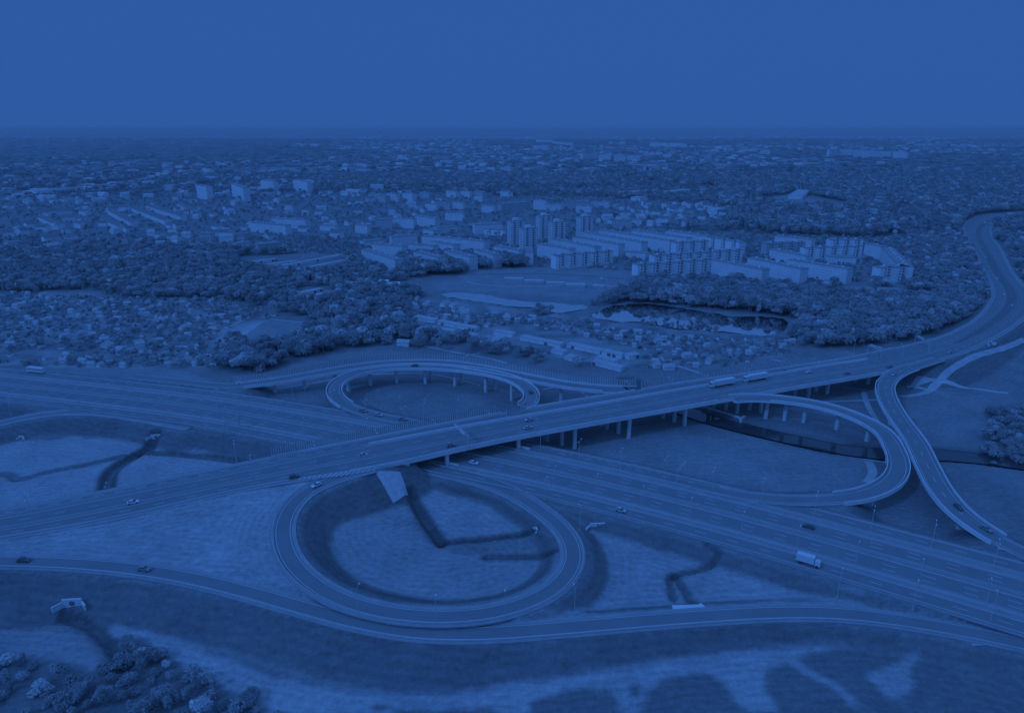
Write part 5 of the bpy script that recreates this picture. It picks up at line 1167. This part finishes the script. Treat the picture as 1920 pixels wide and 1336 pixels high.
def crown_mesh(name, kind, n, leaf, seed):
    """leaf clumps spread over several lobes; unit tree is 10 m tall"""
    r = np.random.RandomState(seed)
    if kind == 'round': lobes = [((0, 0, 6.2), (3.3, 3.3, 3.3))] + [((r.uniform(-2.2, 2.2), r.uniform(-2.2, 2.2), r.uniform(4, 8)), (r.uniform(1.5, 2.2),) * 3) for _ in range(7)]
    elif kind == 'broad': lobes = [((0, 0, 5.4), (3.9, 3.9, 3.0))] + [((r.uniform(-3.4, 3.4), r.uniform(-3.4, 3.4), r.uniform(3.6, 7.6)), (r.uniform(1.5, 2.5), r.uniform(1.5, 2.5), r.uniform(1.3, 2.2))) for _ in range(10)]
    elif kind == 'tall': lobes = [((0, 0, 5.4), (1.7, 1.7, 4.6))] + [((r.uniform(-.9, .9), r.uniform(-.9, .9), r.uniform(2.5, 8.5)), (1.2, 1.2, 1.7)) for _ in range(6)]
    else: lobes = [((0, 0, 3.0), (4.2, 4.2, 3.4))] + [((r.uniform(-3.6, 3.6), r.uniform(-3.6, 3.6), r.uniform(2, 5.6)), (r.uniform(1.6, 2.6),) * 3) for _ in range(8)]
    wt = np.array([l[1][0] * l[1][2] for l in lobes]); wt /= wt.sum(); li = r.choice(len(lobes), n, p=wt)
    C_ = np.array([l[0] for l in lobes])[li]; S_ = np.array([l[1] for l in lobes])[li]
    d = r.normal(size=(n, 3)); d /= np.linalg.norm(d, axis=1)[:, None]; d[:, 2] = np.where(d[:, 2] < -.35, -d[:, 2], d[:, 2])
    p = C_ + d * S_ * r.uniform(.82, 1.06, n)[:, None]
    nn = d + r.normal(size=(n, 3)) * .45; nn[:, 2] += .25; nn /= np.linalg.norm(nn, axis=1)[:, None]
    a = np.cross(nn, r.normal(size=(n, 3))); a /= np.linalg.norm(a, axis=1)[:, None]; c = np.cross(nn, a); sz = leaf * r.uniform(.6, 1.25, n)[:, None]
    V = np.stack([p - a * sz, p - c * sz * .8 , p + a * sz, p + c * sz * .8], 1).reshape(-1, 3)
    me = bpy.data.meshes.new(name); me.vertices.add(n * 4); me.vertices.foreach_set('co', V.ravel()); me.loops.add(n * 4); me.loops.foreach_set('vertex_index', np.arange(n * 4, dtype=np.int32))
    me.polygons.add(n); me.polygons.foreach_set('loop_start', np.arange(0, n * 4, 4, dtype=np.int32)); me.polygons.foreach_set('loop_total', np.full(n, 4, np.int32)); me.update(calc_edges=True); me.materials.append(FOL); return me
KINDN = ('round', 'broad', 'tall', 'bush')
CR = {k: [crown_mesh('crown', k, 1500, .42, 100 + 10 * i + j) for j in range(2)] for i, k in enumerate(KINDN)}
CRL = {k: [crown_mesh('crown', k, 420, .72, 200 + 10 * i + j) for j in range(2)] for i, k in enumerate(KINDN)}
def trunk_me():
    b = MB(); b.tube((0, 0, -.5), (.1, .1, 3.2), .30, .2, 7); b.tube((.1, .1, 3.0), (-.2, .3, 6.5), .2, .08, 6)
    for a_ in (0.3, 2.2, 4.4): b.tube((.05, .1, 2.8), (math.cos(a_) * 2, math.sin(a_) * 2, 5.4), .12, .04, 5)
    return b
TRK = None
cand = []
for y0, y1, sp, sc_ in ((140, 430, 4.2, 1.0), (430, 1000, 4.8, 1.0), (1000, 2400, 10.0, 1.2), (2400, 5200, 21, 2.0), (5200, 11000, 48, 3.6)):
    P = band(y0, y1, sp); px, py, prob, lo, hi, zi = classify(P)
    if y0 == 140: prob[zi < 0] = 0
    if y0 == 430: prob[(zi < 0) & (py > 640)] *= .4
    keep = nr.uniform(size=len(P)) < prob; P = P[keep]; zi = zi[keep]; H = nr.uniform(lo[keep], hi[keep]) * sc_; px = px[keep]; py = py[keep]
    zi_ok = np.isin(zi, [i for i, z in enumerate(ZONES) if z[0] in ('allot', 'gardens')])
    ok = road_clear(P[:, 0], P[:, 1], 5.0) & foot_clear(P[:, 0], P[:, 1], np.where(zi_ok, 1.2, 3.5 + sc_))
    cand.append(np.column_stack([P, H, zi, px, py])[ok])
T = np.vstack(cand)
W4 = [z[4] for z in ZONES] + [(.42, .36, .12, .10)]
kidx = np.array([rng.choices(range(4), W4[int(z)])[0] for z in T[:, 3]])
app = T[:, 2] / np.hypot(np.hypot(T[:, 0], T[:, 1]), CAMH)
app[(T[:, 4] < 0) | (T[:, 4] > 1920) | (T[:, 5] > 1336)] = 0
order = np.argsort(-app); indiv = order[:300]; rest = np.ones(len(T), bool); rest[indiv] = False
ZN = {'bottom': 'bottom left corner wood', 'row': 'dark tall row below the estate', 'allot': 'left allotments', 'belt': 'belt behind the outer ramp', 'leftwood': 'left wood', 'midwood': 'wood left of the ponds', 'gardens': 'allotments below the ponds',
      'rightwood': 'wood right of the ponds', 'edgewood': 'wood beside the far highway bend', 'rightshrub': 'scrub at the right edge', 'bank': 'bushes on the pond edge', 'estate': 'white housing estate', 'town': 'left town', 'innerwood': 'clump inside the far bend', 'forest': 'far forest', '': 'open ground'}
LOOK = {0: 'round leafy tree', 1: 'broad spreading tree', 2: 'slim upright tree', 3: 'low dense bush'}
byz = {}
for i in indiv: byz.setdefault((ZONES[int(T[i, 3])][0] if T[i, 3] >= 0 else '', int(kidx[i])), []).append(i)
for (z, kd), L_ in byz.items():
    L_.sort(key=lambda i: T[i, 4]); zn = ZN[z]
    for j, i in enumerate(L_):
        x, y, h = T[i, 0], T[i, 1], T[i, 2]; g = ground_z(x, y)
        o = tag(empty('bush' if kd == 3 else 'tree', (x, y, g), rng.uniform(0, 6.28)), '%s %s from the left in the %s' % (ordn(j), LOOK[kd], zn), 'bush' if kd == 3 else 'tree', 'trees of the ' + zn)
        s_ = h / 10; o.scale = (s_ * rng.uniform(.9, 1.15), s_ * rng.uniform(.9, 1.15), s_)
        if TRK is None: TRK = trunk_me().build('trunk', BARK, o).data
        else: link('trunk', TRK, o)
        link('crown', CR[KINDN[kd]][rng.randrange(2)], o)
# the rest of the woods: one object, its crowns instanced on points
me = bpy.data.meshes.new('woodland'); Q = T[rest]; kq = kidx[rest]; n = len(Q)
gzq = np.array([ground_z(x, y) for x, y in Q[:, :2]])
me.vertices.add(n); me.vertices.foreach_set('co', np.column_stack([Q[:, 0], Q[:, 1], gzq - .3]).ravel())
sx = Q[:, 2] / 10; wid = sx * nr.uniform(.9, 1.2, n); far_k = Q[:, 1] > 5200; mid_k = Q[:, 1] > 2400; wid = wid * np.where(far_k, 2.4, np.where(mid_k, 1.6, 1.0)); sz_ = sx * np.where(far_k, .2, np.where(mid_k, .4, 1.0))
for nm, tp, arr in (('tree_scale', 'FLOAT_VECTOR', np.column_stack([wid, wid, sz_])), ('tree_turn', 'FLOAT_VECTOR', np.column_stack([np.zeros(n), np.zeros(n), nr.uniform(0, 6.28, n)]))):
    a_ = me.attributes.new(nm, tp, 'POINT'); a_.data.foreach_set('vector', arr.astype(np.float32).ravel())
a_ = me.attributes.new('tree_kind', 'INT', 'POINT'); a_.data.foreach_set('value', (kq * 2 + nr.randint(0, 2, n)).astype(np.int32))
wood = link('woodland', me); tag(wood, 'dense mass of leafy trees filling the woods, gardens and far horizon', 'woodland', None, 'stuff')
col = bpy.data.collections.new('crowns')
for i, k in enumerate(KINDN):
    for j in range(2): o = bpy.data.objects.new('leafy_crown_%d%d' % (i, j), CRL[k][j]); col.objects.link(o)
ng = bpy.data.node_groups.new('plant_woodland', 'GeometryNodeTree'); ng.interface.new_socket('Geometry', in_out='INPUT', socket_type='NodeSocketGeometry'); ng.interface.new_socket('Geometry', in_out='OUTPUT', socket_type='NodeSocketGeometry')
gi = ng.nodes.new('NodeGroupInput'); go = ng.nodes.new('NodeGroupOutput'); mp_ = ng.nodes.new('GeometryNodeMeshToPoints'); ip = ng.nodes.new('GeometryNodeInstanceOnPoints'); ci = ng.nodes.new('GeometryNodeCollectionInfo')
ci.inputs['Collection'].default_value = col; ci.inputs['Separate Children'].default_value = True; ci.inputs['Reset Children'].default_value = True; ip.inputs['Pick Instance'].default_value = True
def na(nm, tp): q = ng.nodes.new('GeometryNodeInputNamedAttribute'); q.data_type = tp; q.inputs['Name'].default_value = nm; return q.outputs['Attribute']
ng.links.new(gi.outputs[0], mp_.inputs[0]); ng.links.new(mp_.outputs[0], ip.inputs['Points']); ng.links.new(ci.outputs[0], ip.inputs['Instance'])
ng.links.new(na('tree_kind', 'INT'), ip.inputs['Instance Index']); ng.links.new(na('tree_turn', 'FLOAT_VECTOR'), ip.inputs['Rotation']); ng.links.new(na('tree_scale', 'FLOAT_VECTOR'), ip.inputs['Scale']); ng.links.new(ip.outputs[0], go.inputs[0])
md = wood.modifiers.new('planting', 'NODES'); md.node_group = ng
print('TREES', n)

# ------------------------------------------------------------------ haze
HAZE = bpy.data.materials.new('haze'); HAZE.use_nodes = True; t = HAZE.node_tree; t.nodes.clear()
pv = t.nodes.new('ShaderNodeVolumePrincipled'); pv.inputs['Color'].default_value = (.66, .66, .66, 1); pv.inputs['Density'].default_value = 9e-5; ou = t.nodes.new('ShaderNodeOutputMaterial'); t.links.new(pv.outputs[0], ou.inputs['Volume'])
b = MB(); b.box(0, 45000, -6, 160000, 100000, 166); hz = b.build('haze', HAZE); tag(hz, kind='stuff', label='thin blue haze lying over the whole plain', cat='haze')
